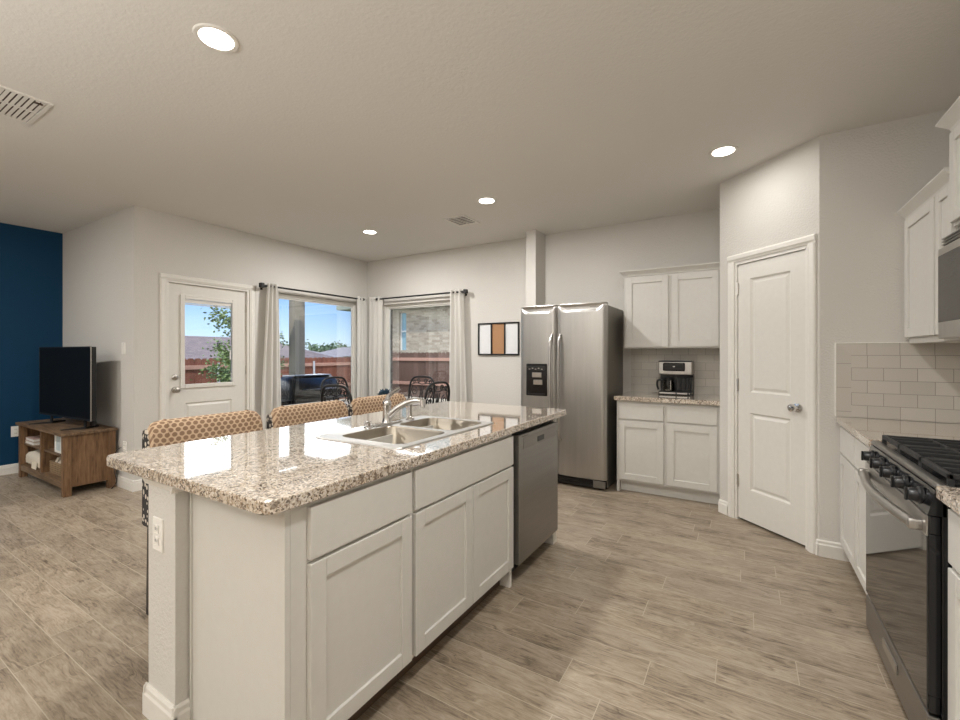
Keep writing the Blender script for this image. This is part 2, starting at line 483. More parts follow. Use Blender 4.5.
pd = (P1-P0).normalized(); pn = Vector((pd.y, -pd.x, 0)); PL = (P1-P0).length
FP = Fr(P0, pd, pn)
PD = (.155, .745)
wall('wall_pantry', m_wall, FP, 0, PL, 0, H, .1, [(PD[0], PD[1], 0, 2.045)])
struct(MB().box(P0.x, P0.x+.1, P0.y, YB, 0, H).build('wall_pantry_side', m_wall))
struct(MB().box(P1.x, XR, P1.y, P1.y+.1, 0, H).build('wall_corner', m_wall))
struct(MB().box(-2.166, -2.045, 4.60, YB, 0, H).build('wall_stub', m_wall))
struct(MB().box(P0.x+.1, XR, P0.y-.02+.7, P0.y+.7, 0, .02).build('trim_10', m_trim))

def baseboard(name, fr, a0, a1, h=.105):
    m = MB(fr)
    m.prism([(0, 0), (.016, 0), (.016, h-.03), (.011, h-.022), (.011, h-.008), (.005, h), (0, h)], 'a', a0, a1)
    return struct(m.build(name, m_trim))
baseboard('baseboard_left', FL, YT-.0166, D1[0]-.09)
baseboard('baseboard_window', FL, D1[1]+.09, YB)
baseboard('baseboard_back', FBk, XL, -2.17)
baseboard('baseboard_tv', Fr((0, YT, 0), (1,0,0), (0,-1,0)), XA, XL+.0152)
baseboard('baseboard_accent', Fr((XA, 0, 0), (0,1,0), (1,0,0)), YF, YT)
baseboard('baseboard_pantry_left', FP, 0.0, PD[0]-.065)
baseboard('baseboard_pantry_right', FP, PD[1]+.065, PL)
baseboard('baseboard_corner', Fr((0, P1.y, 0), (1,0,0), (0,-1,0)), P1.x-.006, .575)
baseboard('baseboard_front', Fr((0, YF, 0), (1,0,0), (0,1,0)), XA, XR)

def casing(name, fr, a0, a1, z1, w=.058, base=0):
    m = MB(fr); e = [(0, .0), (.008, 0), (.011, .01), (.017, .02), (.019, w-.012), (.014, w-.004), (.010, w), (0, w)]
    for t, (o, q) in [(0, (0,0))]: pass
    m.prism([(a0-q, o) for o, q in e], 'z', base, z1)
    m.prism([(a1+q, o) for o, q in e], 'z', base, z1)
    m.loft([[(a0-w, o, z1+q) for o, q in e], [(a1+w, o, z1+q) for o, q in e]])
    return struct(m.build(name, m_trim))
casing('trim_1', FL, D1[0]-.004, D1[1]+.004, DZ+.004)
casing('trim_2', FP, PD[0]-.004, PD[1]+.004, 2.049)

def panel_door(m, a0, a1, o0, o1, z0, z1, panels, glass=None):
    """slab with recessed, raised-field panels on the outward face; panels are (a0,a1,z0,z1)"""
    zs = sorted(panels, key=lambda p: p[2])
    cur = z0
    for (p0, p1, q0, q1) in zs:
        m.box(a0, a1, o0, o1, cur, q0); m.box(a0, p0, o0, o1, q0, q1); m.box(p1, a1, o0, o1, q0, q1); cur = q1
        if glass == (p0, p1, q0, q1): continue
        d = o1-.012
        m.box(p0, p1, o0, o1-.013, q0, q1)
        def rc(i, o): return [(p0+i, o, q0+i), (p1-i, o, q0+i), (p1-i, o, q1-i), (p0+i, o, q1-i)]
        m.loft([rc(0, o1), rc(.012, d), rc(.02, d), rc(.038, o1-.004)], False, True)
    m.box(a0, a1, o0, o1, cur, z1)

# patio door (door_1)
m = MB(FL); G = (2.155+.145, 2.975-.155, .985, 1.905)
panel_door(m, 2.158, 2.972, -.075, -.03, .012, 2.045, [(2.155+.165, 2.975-.165, .22, .80), G], G)
dr = struct(m.build('door_1', m_door)); tag(dr, 'white patio door with a glass upper half', None)
m = MB(FL)
for q in ((G[0]-.03, G[0]+.012, G[2]-.03, G[3]+.03), (G[1]-.012, G[1]+.03, G[2]-.03, G[3]+.03)): m.box(q[0], q[1], -.03, -.014, q[2], q[3], .004)
for q in ((G[0]+.012, G[1]-.012, G[2]-.03, G[2]+.012), (G[0]+.012, G[1]-.012, G[3]-.012, G[3]+.03)): m.box(q[0], q[1], -.03, -.014, q[2], q[3], .004)
m.build('glazing_frame', m_door, dr)
MB(FL).box(G[0], G[1], -.056, -.05, G[2], G[3]).build('glass_pane', m_glass, dr)
m = MB(FL).box(G[0]+.012, G[1]-.012, -.046, -.032, G[3]-.05, G[3]-.012, .003)
for k in range(3): m.box(G[0]+.014, G[1]-.014, -.045, -.033, G[3]-.058-k*.006, G[3]-.055-k*.006)
m.build('raised_blind', m_trim, dr)
m = MB(FL).box(G[1]-.035, G[1]-.025, -.034, -.026, 1.25, 1.36, .002); m.build('blind_slider', m_white, dr)
for z in (.30, 1.08, 1.80):
    MB(FL).box(2.966, 2.986, -.031, -.020, z, z+.1, .002).build('hinge', m_nickel, dr)
def knob(fr, a, o, z, parent, mat, name='door_knob'):
    m = MB(fr); m.lathe((a, o, z), [(0, 0), (.031, 0), (.033, .004), (.030, .010), (.014, .012), (.011, .03), (.018, .038), (.027, .047), (.029, .056), (.024, .066), (.010, .071), (0, .0715)], 'o')
    return m.build(name, mat, parent, 40)
knob(FL, 2.222, -.03, .945, dr, m_nickel)
m = MB(FL).lathe((2.222, -.03, 1.075), [(0, 0), (.030, 0), (.031, .006), (.024, .014), (.012, .016), (0, .016)], 'o')
m.box(2.217, 2.227, -.016, -.002, 1.06, 1.09, .002); m.build('deadbolt', m_nickel, dr, 40)
m = MB(FL).box(D1[0], 2.156, -.12, -.001, 0, 2.05).box(2.974, D1[1], -.12, -.001, 0, 2.05).box(D1[0], D1[1], -.12, -.001, 2.048, DZ)
m.box(2.156, 2.17, -.12, -.078, 0, 2.048).box(2.96, 2.974, -.12, -.078, 0, 2.048).box(2.156, 2.974, -.12, -.078, 2.03, 2.048)
m.box(2.156, 2.974, -.12, -.02, 0, .011)
struct(m.build('trim_3', m_trim))

# pantry door (door_2)
m = MB(FP)
panel_door(m, PD[0]+.018, PD[1]-.018, -.05, -.012, .018, 2.02, [(PD[0]+.13, PD[1]-.13, .26, .86), (PD[0]+.13, PD[1]-.13, 1.02, 1.90)])
dr2 = struct(m.build('door_2', m_door)); tag(dr2, 'white two panel pantry door', None)
knob(FP, PD[1]-.075, -.012, .945, dr2, m_chrome)
for z in (.26, 1.02, 1.78):
    MB(FP).box(PD[0]+.006, PD[0]+.026, -.014, -.002, z, z+.1, .002).build('hinge', m_nickel, dr2)
m = MB(FP).box(PD[0], PD[0]+.015, -.1, -.001, 0, 2.03).box(PD[1]-.015, PD[1], -.1, -.001, 0, 2.03).box(PD[0], PD[1], -.1, -.001, 2.025, 2.045)
struct(m.build('trim_4', m_trim))

# windows
def window(n, fr, w, side):
    a0, a1, z0, z1 = w
    m = MB(fr); t = .045
    for q in ((a0, a0+t, z0, z1), (a1-t, a1, z0, z1), (a0+t, a1-t, z0, z0+t), (a0+t, a1-t, z1-t, z1)):
        m.box(q[0], q[1], -.115, -.06, q[2], q[3], .003)
    for q in ((a0+t, a0+t+.018, z0+t, z1-t), (a1-t-.018, a1-t, z0+t, z1-t), (a0+t+.018, a1-t-.018, z0+t, z0+t+.018), (a0+t+.018, a1-t-.018, z1-t-.018, z1-t)):
        m.box(q[0], q[1], -.105, -.08, q[2], q[3], .002)
    wo = struct(m.build('window_%d' % n, m_pvc)); wo['label'] = side
    MB(fr).box(a0+t, a1-t, -.094, -.09, z0+t, z1-t).build('pane', m_glass, wo)
    MB(fr).box(a0-.03, a1+.03, -.06, .03, z0-.025, z0, .004).build('window_sill', m_trim, wo)
    return wo
window(1, FL, W1, 'white framed picture window next to the patio door')
window(2, FBk, W2, 'white framed picture window facing the brick house')
# exterior brick veneer around the openings
struct(wall('wall_left_brick', m_brickd, Fr((XL-.12, 0, 0), (0,1,0), (1,0,0)), YT+.1, YB+.22, -.3, H+.1, .1, [(D1[0], D1[1], -.02, DZ), (W1[0], W1[1]+.08, W1[2], W1[3])]))
m_brickb = brick('house_brick_back', ('Y', 'Z'), srgb(92, 78, 66), srgb(120, 104, 90), srgb(170, 160, 146), .22, .085, .008, .85, rock=.3)
struct(wall('wall_back_brick', m_brickb, Fr((0, YB+.12, 0), (1,0,0), (0,-1,0)), XL-.12, XR+.15, -.3, H+.1, .1, [W2]))

# backsplashes
m = MB().box(P1.x+.085+.075, XR-.0005, P1.y-.009, P1.y, .915, 1.310); struct(m.build('trim_5', m_subX))
bx = P1.x+.085
m = MB().prism([(bx, .915), (bx+.075, .915), (bx+.075, 1.310), (bx, 1.383)], 'o', P1.y-.009, P1.y); struct(m.build('trim_6', m_subV))
m = MB().prism([(bx+.075, 1.310), (XR-.0005, 1.310), (XR-.0005, 1.383), (bx, 1.383)], 'o', P1.y-.009, P1.y); struct(m.build('trim_7', m_subT))
m = MB().box(bx-.006, bx, P1.y-.012, P1.y, .915, 1.388).box(bx, XR, P1.y-.012, P1.y, 1.383, 1.388); struct(m.build('trim_8', m_white))
m = MB().box(XR-.009, XR, -1.2, P1.y-.01, .915, 1.40); struct(m.build('trim_9', m_subY))
m = MB().box(-1.05, P0.x-.001, YB-.009, YB, .915, 1.40); struct(m.build('trim_11', m_subX))

# ------------------------------------------------------------------ cabinets
def shaker(m, a0, a1, o, z0, z1, t=.019, w=.058, rec=.010):
    """shaker door: rails and stiles around a recessed field, back at o, front at o+t"""
    m.box(a0, a0+w, o, o+t, z0, z1, .0015, 1); m.box(a1-w, a1, o, o+t, z0, z1, .0015, 1)
    m.box(a0+w, a1-w, o, o+t, z0, z0+w, .0015, 1); m.box(a0+w, a1-w, o, o+t, z1-w, z1, .0015, 1)
    m.box(a0+w-.002, a1-w+.002, o, o+t-rec, z0+w-.002, z1-w+.002)
    return m
def slab(m, a0, a1, o, z0, z1, t=.019):
    return m.box(a0, a1, o, o+t, z0, z1, .003, 2)
def carcass(m, a0, a1, depth, z0, z1, t=.018):
    """hollow box with face frame; face at o=0, back at o=-depth"""
    m.box(a0, a0+t, -depth, 0, z0, z1); m.box(a1-t, a1, -depth, 0, z0, z1)
    m.box(a0+t, a1-t, -depth, -depth+.01, z0, z1); m.box(a0+t, a1-t, -depth+.01, -.001, z0, z0+t); m.box(a0+t, a1-t, -depth+.01, -.001, z1-t, z1)
    m.box(a0+t, a1-t, -.02, 0, z0+t, z1-t)
    return m

FI = Fr((-1.13, 0, 0), (0,1,0), (1,0,0))
# island drawer cabinet
t = thing('island_cabinet', 'white island cabinet with one drawer over one door, nearest the camera', 'cabinet', (-1.4, 1.07, 0))
m = carcass(MB(FI), .80, 1.33, .535, .105, .873); m.box(.80, 1.33, -.535, -.07, 0, .105); m.box(.80, .812, -.535, -.001, 0, .105); m.build('body', m_cab, t)
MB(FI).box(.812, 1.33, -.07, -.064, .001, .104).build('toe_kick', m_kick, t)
slab(MB(FI), .856, 1.322, 0, .695, .855).build('drawer', m_cab, t)
shaker(MB(FI), .856, 1.322, 0, .118, .683).build('door', m_cab, t)
m = MB(FI); m.box(.788, .7995, -.537, .0, 0.0, .873, .001); m.box(.782, .788, -.535, -.525, .0, .873); m.box(.782, .788, -.012, .0, 0, .873); m.build('end_panel', m_cab, t)
# sink cabinet
t = thing('sink_cabinet', 'white island sink cabinet with a false front over two doors', 'cabinet', (-1.4, 1.78, 0))
m = MB(FI); m.box(1.332, 1.35, -.535, 0, .105, .873); m.box(2.19, 2.208, -.535, 0, .105, .873)
m.box(1.35, 2.19, -.535, -.525, .105, .873); m.box(1.35, 2.19, -.525, -.001, .105, .123); m.box(1.35, 2.19, -.02, 0, .123, .873); m.box(1.332, 2.208, -.535, -.07, 0, .105)
m.build('body', m_cab, t)
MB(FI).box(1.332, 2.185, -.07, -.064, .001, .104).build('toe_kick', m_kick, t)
m = MB(FI).box(2.186, 2.208, -.07, .0, 0, .105); m.build('foot', m_trim, t)
slab(MB(FI), 1.345, 2.196, 0, .695, .855).build('false_front', m_cab, t)
shaker(MB(FI), 1.345, 1.767, 0, .118, .683).build('door', m_cab, t)
shaker(MB(FI), 1.773, 2.196, 0, .118, .683).build('door', m_cab, t)
# dishwasher
t = thing('dishwasher', 'stainless steel dishwasher with a pocket handle at the end of the island', 'dishwasher', (-1.4, 2.53, 0))
MB(FI).box(2.222, 2.832, -.535, -.01, .11, .862, .003).build('tub', m_black, t)
m = MB(FI); DW0, DW1 = 2.232, 2.830
m.box(DW0, DW1, -.008, .036, .115, .790, .003)
m.box(DW0, DW1, -.008, .036, .79, .852, .003)
m.build('door_panel', m_dsteel, t)
m = MB(FI).box(DW0+.055, DW1-.045, .0355, .038, .765, .832, .001); m.build('control_strip', steel('mid_brushed_steel', (.33, .315, .295), .32, False), t)
m = MB(FI).box(2.485, 2.585, .0375, .0395, .776, .808, .0008); m.box(2.492, 2.578, .039, .0402, .782, .790, .0004); m.build('pocket_handle', m_black, t)
m = MB(FI)
for k in range(9): m.box(2.27+k*.0085, 2.275+k*.0085, .036, .0366, .838, .842)
m.build('maker_badge', m_kick, t)
MB(FI).box(2.225, 2.832, -.08, -.07, .002, .109).build('toe_panel', m_black, t)
t = tag(MB(FI).box(2.836, 2.90, -.535, -.0, 0, .873, .002).build('end_panel', m_trim, org=(-1.4, 2.87, 0)), 'narrow white end panel just past the dishwasher', 'panel')
# knee wall and its trim
m = MB().box(-1.87, -1.671, .74, 1.36, 0, .868).box(-1.87, -1.671, 2.24, 2.90, 0, .868).box(-1.87, -1.80, 1.36, 2.24, 0, .868); kw = struct(m.build('wall_island', m_wall))
m = MB(Fr((0, .74, 0), (1,0,0), (0,-1,0)))
pr_ = [(0, 0), (.014, 0), (.014, .075), (.010, .083), (.010, .098), (.005, .108), (0, .108)]
m.prism(pr_, 'a', -1.884, -1.657)
m2 = MB(Fr((-1.671, 0, 0), (0,1,0), (1,0,0))); 
m.fr = Fr((-1.671, 0, 0), (0,1,0), (1,0,0)); m.prism(pr_, 'a', .7268, .781)
m.fr = Fr((-1.87, 0, 0), (0,1,0), (-1,0,0)); m.prism(pr_, 'a', .7268, 2.90)
struct(m.build('baseboard_island', m_trim))
m = MB(Fr((0, .74, 0), (1,0,0), (0,-1,0))); pc = [(0, .838), (.006, .842), (.010, .852), (.016, .866), (.016, .873), (0, .873)]
m.prism(pc, 'a', -1.886, -1.655); m.fr = Fr((-1.671, 0, 0), (0,1,0), (1,0,0)); m.prism(pc, 'a', .7248, .781)
struct(m.build('trim_12', m_trim))

# ------------------------------------------------------------------ countertops
def slab_top(name, outer, hole, z0, z1, label, org, mat=m_gran, e=.004):
    """outer: function(inset, z)-> loop; hole: function(z)-> loop or None"""
    m = MB(); bm = m.bm
    ring = lambda inset, z: [bm.verts.new(p) for p in outer(inset, z)]
    L = [ring(e, z1), ring(e*.3, z1-e*.3), ring(0, z1-e), ring(0, z0+e), ring(e, z0)]
    n = len(L[0])
    for i in range(4):
        for j in range(n): bm.faces.new((L[i][j], L[i][(j+1)%n], L[i+1][(j+1)%n], L[i+1][j]))
    def edges(lp): return [bm.edges.get((lp[j], lp[(j+1)%len(lp)])) or bm.edges.new((lp[j], lp[(j+1)%len(lp)])) for j in range(len(lp))]
    if hole:
        A = [bm.verts.new(p) for p in hole(z1)]; B = [bm.verts.new(p) for p in hole(z0)]
        for j in range(len(A)): bm.faces.new((A[j], A[(j+1)%len(A)], B[(j+1)%len(A)], B[j]))
        bmesh.ops.triangle_fill(bm, edges=edges(L[0])+edges(A), use_beauty=True)
        bmesh.ops.triangle_fill(bm, edges=edges(L[4])+edges(B), use_beauty=True)
    else:
        bm.faces.new(L[0]); bm.faces.new(L[4])
    o = m.build(name, mat, None, 12, org=org)
    return tag(o, label, 'countertop')
CT0, CT1 = .874, .914
slab_top('island_countertop', lambda i, z: rrect(-2.18+i, -1.098-i, .705+i, 3.05-i, .05-i, z, 7),
         lambda z: rrect(-1.765, -1.255, 1.40, 2.20, .04, z, 4), CT0, CT1,
         'speckled granite countertop on the island with the sink set into it', (-1.6, 1.9, CT0))
SL = lambda a0, a1, b0, b1: (lambda i, z: rrect(a0+i, a1-i, b0+i, b1-i, .008-i if .008 > i else .001, z, 2))
slab_top('coffee_countertop', SL(-1.075, P0.x-.002, 4.235, YB-.01), None, CT0, CT1, 'small granite countertop beside the refrigerator under the coffee maker', (-.62, 4.5, CT0))
slab_top('far_countertop', SL(.498, XR-.01, 2.702, P1.y-.013), None, CT0, CT1, 'granite countertop in the corner between the tiled end wall and the gas range', (.8, 3.2, CT0))
slab_top('near_countertop', SL(.498, XR-.01, -.6, 1.868), None, CT0, CT1, 'granite countertop at the right edge, on the camera side of the gas range', (.8, 1.4, CT0))

# sink
t = thing('double_sink', 'stainless steel double bowl sink set into the island counter', 'sink', (-1.51, 1.8, CT1))
m = MB(); bm = m.bm
def eloop(lp): return [bm.edges.get((lp[j], lp[(j+1)%len(lp)])) or bm.edges.new((lp[j], lp[(j+1)%len(lp)])) for j in range(len(lp))]
SX0, SX1, SY0, SY1 = -1.785, -1.235, 1.38, 2.22
o0 = [bm.verts.new(p) for p in rrect(SX0, SX1, SY0, SY1, .04, CT1+.0005, 5)]
o1 = [bm.verts.new(p) for p in rrect(SX0+.003, SX1-.003, SY0+.003, SY1-.003, .04, CT1+.006, 5)]
o2 = [bm.verts.new(p) for p in rrect(SX0+.014, SX1-.014, SY0+.014, SY1-.014, .035, CT1+.004, 5)]
for A, B in ((o0, o1), (o1, o2)):
    for j in range(len(A)): bm.faces.new((A[j], A[(j+1)%len(A)], B[(j+1)%len(A)], B[j]))
BW = [(-1.69, -1.285, 1.45, 1.82), (-1.69, -1.285, 1.86, 2.185)]
holes = [[bm.verts.new(p) for p in rrect(b[0], b[1], b[2], b[3], .06, CT1+.004, 6)] for b in BW]
bmesh.ops.triangle_fill(bm, edges=eloop(o2)+eloop(holes[0])+eloop(holes[1]), use_beauty=True)
rim = m.build('rim', m_steel, t, 12)
for b in BW:
    m = MB()
    ls = [rrect(b[0]+i, b[1]-i, b[2]+i, b[3]-i, r, CT1+z, 6) for i, r, z in ((0, .06, .004), (.004, .058, -.004), (.012, .055, -.15), (.03, .05, -.172), (.06, .04, -.178))]
    m.loft(ls, False, True)
    bo = m.build('bowl', m_sink, t, 45)
    cx, cy = (b[0]+b[1])/2, (b[2]+b[3])/2
    MB().lathe((cx, cy, CT1-.179), [(0, .001), (.03, .001), (.036, .004), (.042, .004), (.044, .0)]).build('drain', m_chrome, bo, 40)
# faucet
t = thing('kitchen_faucet', 'chrome single lever faucet rising behind the sink bowls', 'faucet', (-1.735, 1.80, CT1+.004))
fx, fy, fz = -1.735, 1.845, CT1+.005
m = MB().loft([rrect(fx-.026, fx+.026, fy-.12, fy+.12, .025, fz+h, 5) for h in (0, .006)] + [rrect(fx-.02, fx+.02, fy-.11, fy+.11, .019, fz+.010, 5)]); m.build('escutcheon', m_chrome, t, 40)
m = MB().lathe((fx, fy, fz+.008), [(0, 0), (.030, 0), (.026, .012), (.022, .03), (.021, .07), (.024, .095), (.026, .105), (.022, .122), (.014, .130), (0, .132)]); m.build('body', m_chrome, t, 50)
m = MB().tube([(fx+.012, fy+.004, fz+.045), (fx+.05, fy+.02, fz+.085), (fx+.10, fy+.045, fz+.118), (fx+.150, fy+.06, fz+.134), (fx+.195, fy+.075, fz+.132)], [.018, .018, .017, .016, .015], 12, 5)
m.tube([(fx+.195, fy+.075, fz+.142), (fx+.197, fy+.076, fz+.098)], [.018, .016], 12); m.build('spout', m_chrome, t, 50)
m = MB().tube([(fx, fy, fz+.118), (fx-.006, fy+.015, fz+.150), (fx+.006, fy+.05, fz+.178), (fx+.02, fy+.085, fz+.196)], [.018, .015, .011, .009], 10, 5, flat=.75); m.build('lever', m_chrome, t, 50)
t = thing('side_sprayer', 'chrome side sprayer standing on the sink rim past the faucet', 'sprayer', (-1.735, 2.045, CT1+.005))
MB().lathe((-1.735, 2.045, CT1+.005), [(0, 0), (.027, 0), (.026, .006), (.016, .014), (.014, .02)]).build('holder', m_chrome, t, 40)
MB().lathe((-1.735, 2.045, CT1+.02), [(.013, 0), (.014, .02), (.0135, .05), (.018, .075), (.021, .095), (.017, .112), (0, .116)]).build('spray_head', m_chrome, t, 50)
t = thing('soap_pump', 'low chrome side fitting on the sink rim, on the camera side of the faucet', 'fitting', (-1.735, 1.70, CT1+.005))
MB().lathe((-1.735, 1.70, CT1+.005), [(0, 0), (.024, 0), (.022, .006), (.012, .010), (.012, .022), (.016, .024), (.015, .034), (0, .036)]).build('base', m_chrome, t, 40)
MB().tube([(-1.735, 1.70, CT1+.033), (-1.715, 1.66, CT1+.036), (-1.705, 1.645, CT1+.030)], .006, 8, 3).build('nozzle', m_chrome, t, 40)

# outlet on the knee wall end
def outlet(fr, a, z, label, group=None, switch=False):
    base = fr(a, 0, z)
    t = thing('light_switch' if switch else 'wall_outlet', label, 'light switch' if switch else 'outlet', tuple(base), group=group)
    m = MB(fr).loft([rr(a-.036, a+.036, z-.058, z+.058, o) for o in (0, .004)] + [rr(a-.033, a+.033, z-.055, z+.055, .006)]); m.build('cover_plate', m_white, t)
    if switch:
        MB(fr).box(a-.016, a+.016, .006, .009, z-.033, z+.033, .002).build('rocker', m_white, t)
    else:
        for s in (-1, 1):
            c = z+s*.021
            m = MB(fr).box(a-.016, a+.016, .0055, .0085, c-.014, c+.014, .004); r = m.build('socket', m_white, t)
            m = MB(fr).box(a-.008, a-.005, .0083, .009, c-.004, c+.006).box(a+.005, a+.008, .0083, .009, c-.004, c+.006); m.build('slot', m_rubber, r)
    return t
def rr(a0, a1, z0, z1, o): return [(a0, o, z0), (a1, o, z0), (a1, o, z1), (a0, o, z1)]
outlet(Fr((0, .74, 0), (1,0,0), (0,-1,0)), -1.79, .672, 'white outlet on the end post of the island, under the granite overhang')
outlet(Fr((0, YT, 0), (1,0,0), (0,-1,0)), -5.23, 1.37, 'white light switch on the wall to the right of the television', switch=True)
outlet(Fr((XA, 0, 0), (0,1,0), (1,0,0)), 1.47, .46, 'white outlet low on the dark blue wall beside the wooden stand')
outlet(Fr((0, YT, 0), (1,0,0), (0,-1,0)), -5.20, .40, 'white outlet low on the wall just right of the wooden stand')

# ------------------------------------------------------------------ base and wall cabinets by the fridge
FK = Fr((0, 4.28, 0), (1,0,0), (0,-1,0))
t = thing('base_cabinet', 'white base cabinet with two drawers and two doors between refrigerator and pantry', 'cabinet', (-.61, 4.5, 0))
m = carcass(MB(FK), -1.055, P0.x-.004, .59, .105, .873); m.build('body', m_cab, t)
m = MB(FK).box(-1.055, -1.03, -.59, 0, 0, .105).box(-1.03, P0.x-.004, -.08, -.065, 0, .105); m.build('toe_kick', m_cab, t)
for a0, a1 in ((-1.035, -.635), (-.605, -.205)):
    slab(MB(FK), a0, a1, 0, .70, .845).build('drawer', m_cab, t)
    shaker(MB(FK), a0, a1, 0, .125, .683).build('door', m_cab, t)
def crown(m, fr, a0, a1, z, left=True, right=True, depth=.3, s=1.0):
    e = [(0, 0), (.006*s, .0), (.010*s, .012*s), (.022*s, .026*s), (.040*s, .044*s), (.046*s, .050*s), (.046*s, .058*s), (0, .058*s)]
    m.fr = fr
    def sec(a, sgn): return [(a + sgn*o, o, z+q) for o, q in e]
    m.loft([sec(a0, -1 if left else 0), sec(a1, 1 if right else 0)])
    if left: m.loft([[(a0-o, o, z+q) for o, q in e], [(a0-o, -depth, z+q) for o, q in e]])
    if right: m.loft([[(a1+o, o, z+q) for o, q in e], [(a1+o, -depth, z+q) for o, q in e]])
    return m
FU = Fr((0, 4.57, 0), (1,0,0), (0,-1,0))
t = thing('wall_cabinet', 'white two door wall cabinet above the coffee maker', 'cabinet', (-.61, 4.75, 1.37))
m = carcass(MB(FU), -1.05, P0.x-.004, .31, 1.372, 2.095); m.build('body', m_cab, t)
m = MB(); crown(m, FU, -1.05, P0.x-.004, 2.095, True, False, .31); m.fr = FU; m.box(-1.05, P0.x-.004, -.31, 0, 2.10, 2.15); m.build('crown_moulding', m_cab, t)
shaker(MB(FU), -1.030, -.635, 0, 1.385, 2.08).build('door', m_cab, t)
shaker(MB(FU), -.605, -.205, 0, 1.385, 2.08).build('door', m_cab, t)

# ------------------------------------------------------------------ refrigerator
FF = Fr((0, 4.16, 0), (1,0,0), (0,-1,0))
R0, R1, RS = -2.028, -1.125, -1.625
t = thing('refrigerator', 'stainless steel side by side refrigerator with a water dispenser', 'refrigerator', (-1.57, 4.5, 0))
m = MB(FF).box(R0+.006, R1-.006, -.70, -.075, .02, 1.79, .006); m.build('cabinet_shell', m_fside, t)
def fdoor(a0, a1, hole=None):
    m = MB(FF); n = 28
    def sm(t): t = max(0, min(1, t)); return t*t*(3-2*t)
    def rec(u, z):
        arc = 1.730 + .055*(1-sm(min(u, 1-u)/.20))
        return -.016*sm((z-arc)/.022)*(1-.7*sm((z-1.775)/.035))
    def sec(z, ins=0.0):
        pts = [(a0+ins, -.07, z)]
        for i in range(n+1):
            u = i/n; a = a0+ins+(a1-a0-2*ins)*u
            k = min(1, min(u, 1-u)/.08)
            pts.append((a, -ins - .022*(1-math.sin(k*PI/2)) + .006*math.sin(u*PI) + rec(u, z), z))
        pts.append((a1-ins, -.07, z)); return pts
    m.loft([sec(.105, .006), sec(.111), sec(1.70)] + [sec(1.70+.0062*i) for i in range(1, 18)] + [sec(1.812, .004)])
    return m
for (a0, a1) in ((R0, RS-.003), (RS+.003, R1)):
    d = fdoor(a0, a1).build('door', m_steel, t, 35)
    if a0 == R0:
        x0, x1 = R0+.075, RS-.095
        m = MB(FF).box(x0, x1, .002, .010, .885, 1.215, .004); dp = m.build('water_dispenser', m_gloss, d)
        MB(FF).box(x0+.02, x1-.02, .009, .0115, 1.145, 1.19, .001).build('display', m_black, dp)
        m = MB(FF)
        for k in range(5): m.box(x0+.03+k*.034, x0+.048+k*.034, .0113, .0125, 1.155+.008*(k%2), 1.163+.01*(k%2))
        m.build('display_marks', m_nickel, dp)
        MB(FF).box(x0+.07, x1-.06, .009, .020, 1.075, 1.125, .004).build('ice_lever', m_nickel, dp)
        MB(FF).box(x0+.085, x1-.05, .009, .022, 1.0, 1.05, .004).build('water_lever', m_nickel, dp)
        MB(FF).box(x0+.02, x1-.02, .009, .018, .895, .91, .002).build('drip_tray', m_black, dp)
    else:
        m = MB(FF)
        for k in range(8): m.box(a1-.155+k*.011, a1-.149+k*.011, -.010, -.006, 1.768, 1.774)
        m.build('maker_badge', m_kick, d)
    ah = RS-.045 if a0 == R0 else RS+.045
    m = MB(); pts = []
    for i in range(15):
        z = .45+1.06*i/14; b = .048 + .018*math.sin(PI*i/14)
        if i in (0, 14): b = .0
        pts.append(tuple(FF(ah, b, z)))
    m.tube(pts, .0135, 10, 2); m.build('door_handle', m_chrome if False else m_steel, d, 60)
    # shallow arched recess line at the door head
m = MB(FF).box(R0+.01, R1-.01, -.06, -.035, .02, .10)
for k in range(3): m.box(R0+.02, R1-.10, -.036, -.028, .035+k*.02, .045+k*.02, .002)
m.build('kick_grille', m_gloss, t)
MB(FF).box(R1-.13, R1-.012, -.035, -.015, .025, .095, .004).build('foot_bracket', m_dsteel, t)
for a in (RS-.03, RS+.03, R1-.06, R0+.06):
    MB(FF).box(a-.02, a+.02, -.14, -.078, 1.791, 1.815, .004).build('hinge_cover', m_black, t)

# coffee maker
CX, CY, CZ = -.575, 4.72, CT1
FC = Fr((CX, CY, CZ), (1,0,0), (0,-1,0)); FC.a = FC.a*.86
t = thing('coffee_maker', 'black and silver two section coffee maker on the small granite counter', 'coffee maker', (CX, CY, CZ))
m = MB(FC).box(-.185, .165, -.12, .11, .0005, .035, .006).box(-.185, .165, -.12, -.02, .035, .20, .006).box(.0, .165, -.02, .055, .035, .17, .004)
m.build('body', m_black, t)
m = MB(FC).box(-.185, .165, -.12, .10, .20, .325, .008); m.build('head', m_steel, t)
MB(FC).box(-.135, .095, .098, .106, .235, .315, .01).build('control_panel', m_gloss, t)
MB(FC).box(-.185, .165, -.12, .10, .325, .335, .003).build('lid', m_black, t)
MB(FC).box(-.03, -.01, .1055, .107, .275, .283).build('logo', m_led if False else m_white, t)
for q in ((-.172, -.002), (.012, .118), (.135, .145)):
    MB(FC).box(q[0], q[1], .108, .113, .011, .026, .002).build('base_strip', m_steel, t)
m = MB(FC).lathe((-.085, .045, .037), [(0, 0), (.055, 0), (.062, .02), (.060, .07), (.045, .105), (.048, .115)]); c = m.build('carafe', glass_mat('carafe_glass', (.5, .48, .45)), t, 40)
MB(FC).lathe((-.085, .045, .150), [(.05, 0), (.05, .012), (.02, .02), (0, .02)]).build('carafe_lid', m_black, c, 40)
m = MB(); m.tube([tuple(FC(-.14, .05, .14)), tuple(FC(-.195, .06, .14)), tuple(FC(-.205, .06, .09)), tuple(FC(-.19, .06, .045))], .010, 8, 3); m.build('carafe_handle', m_black, c, 40)
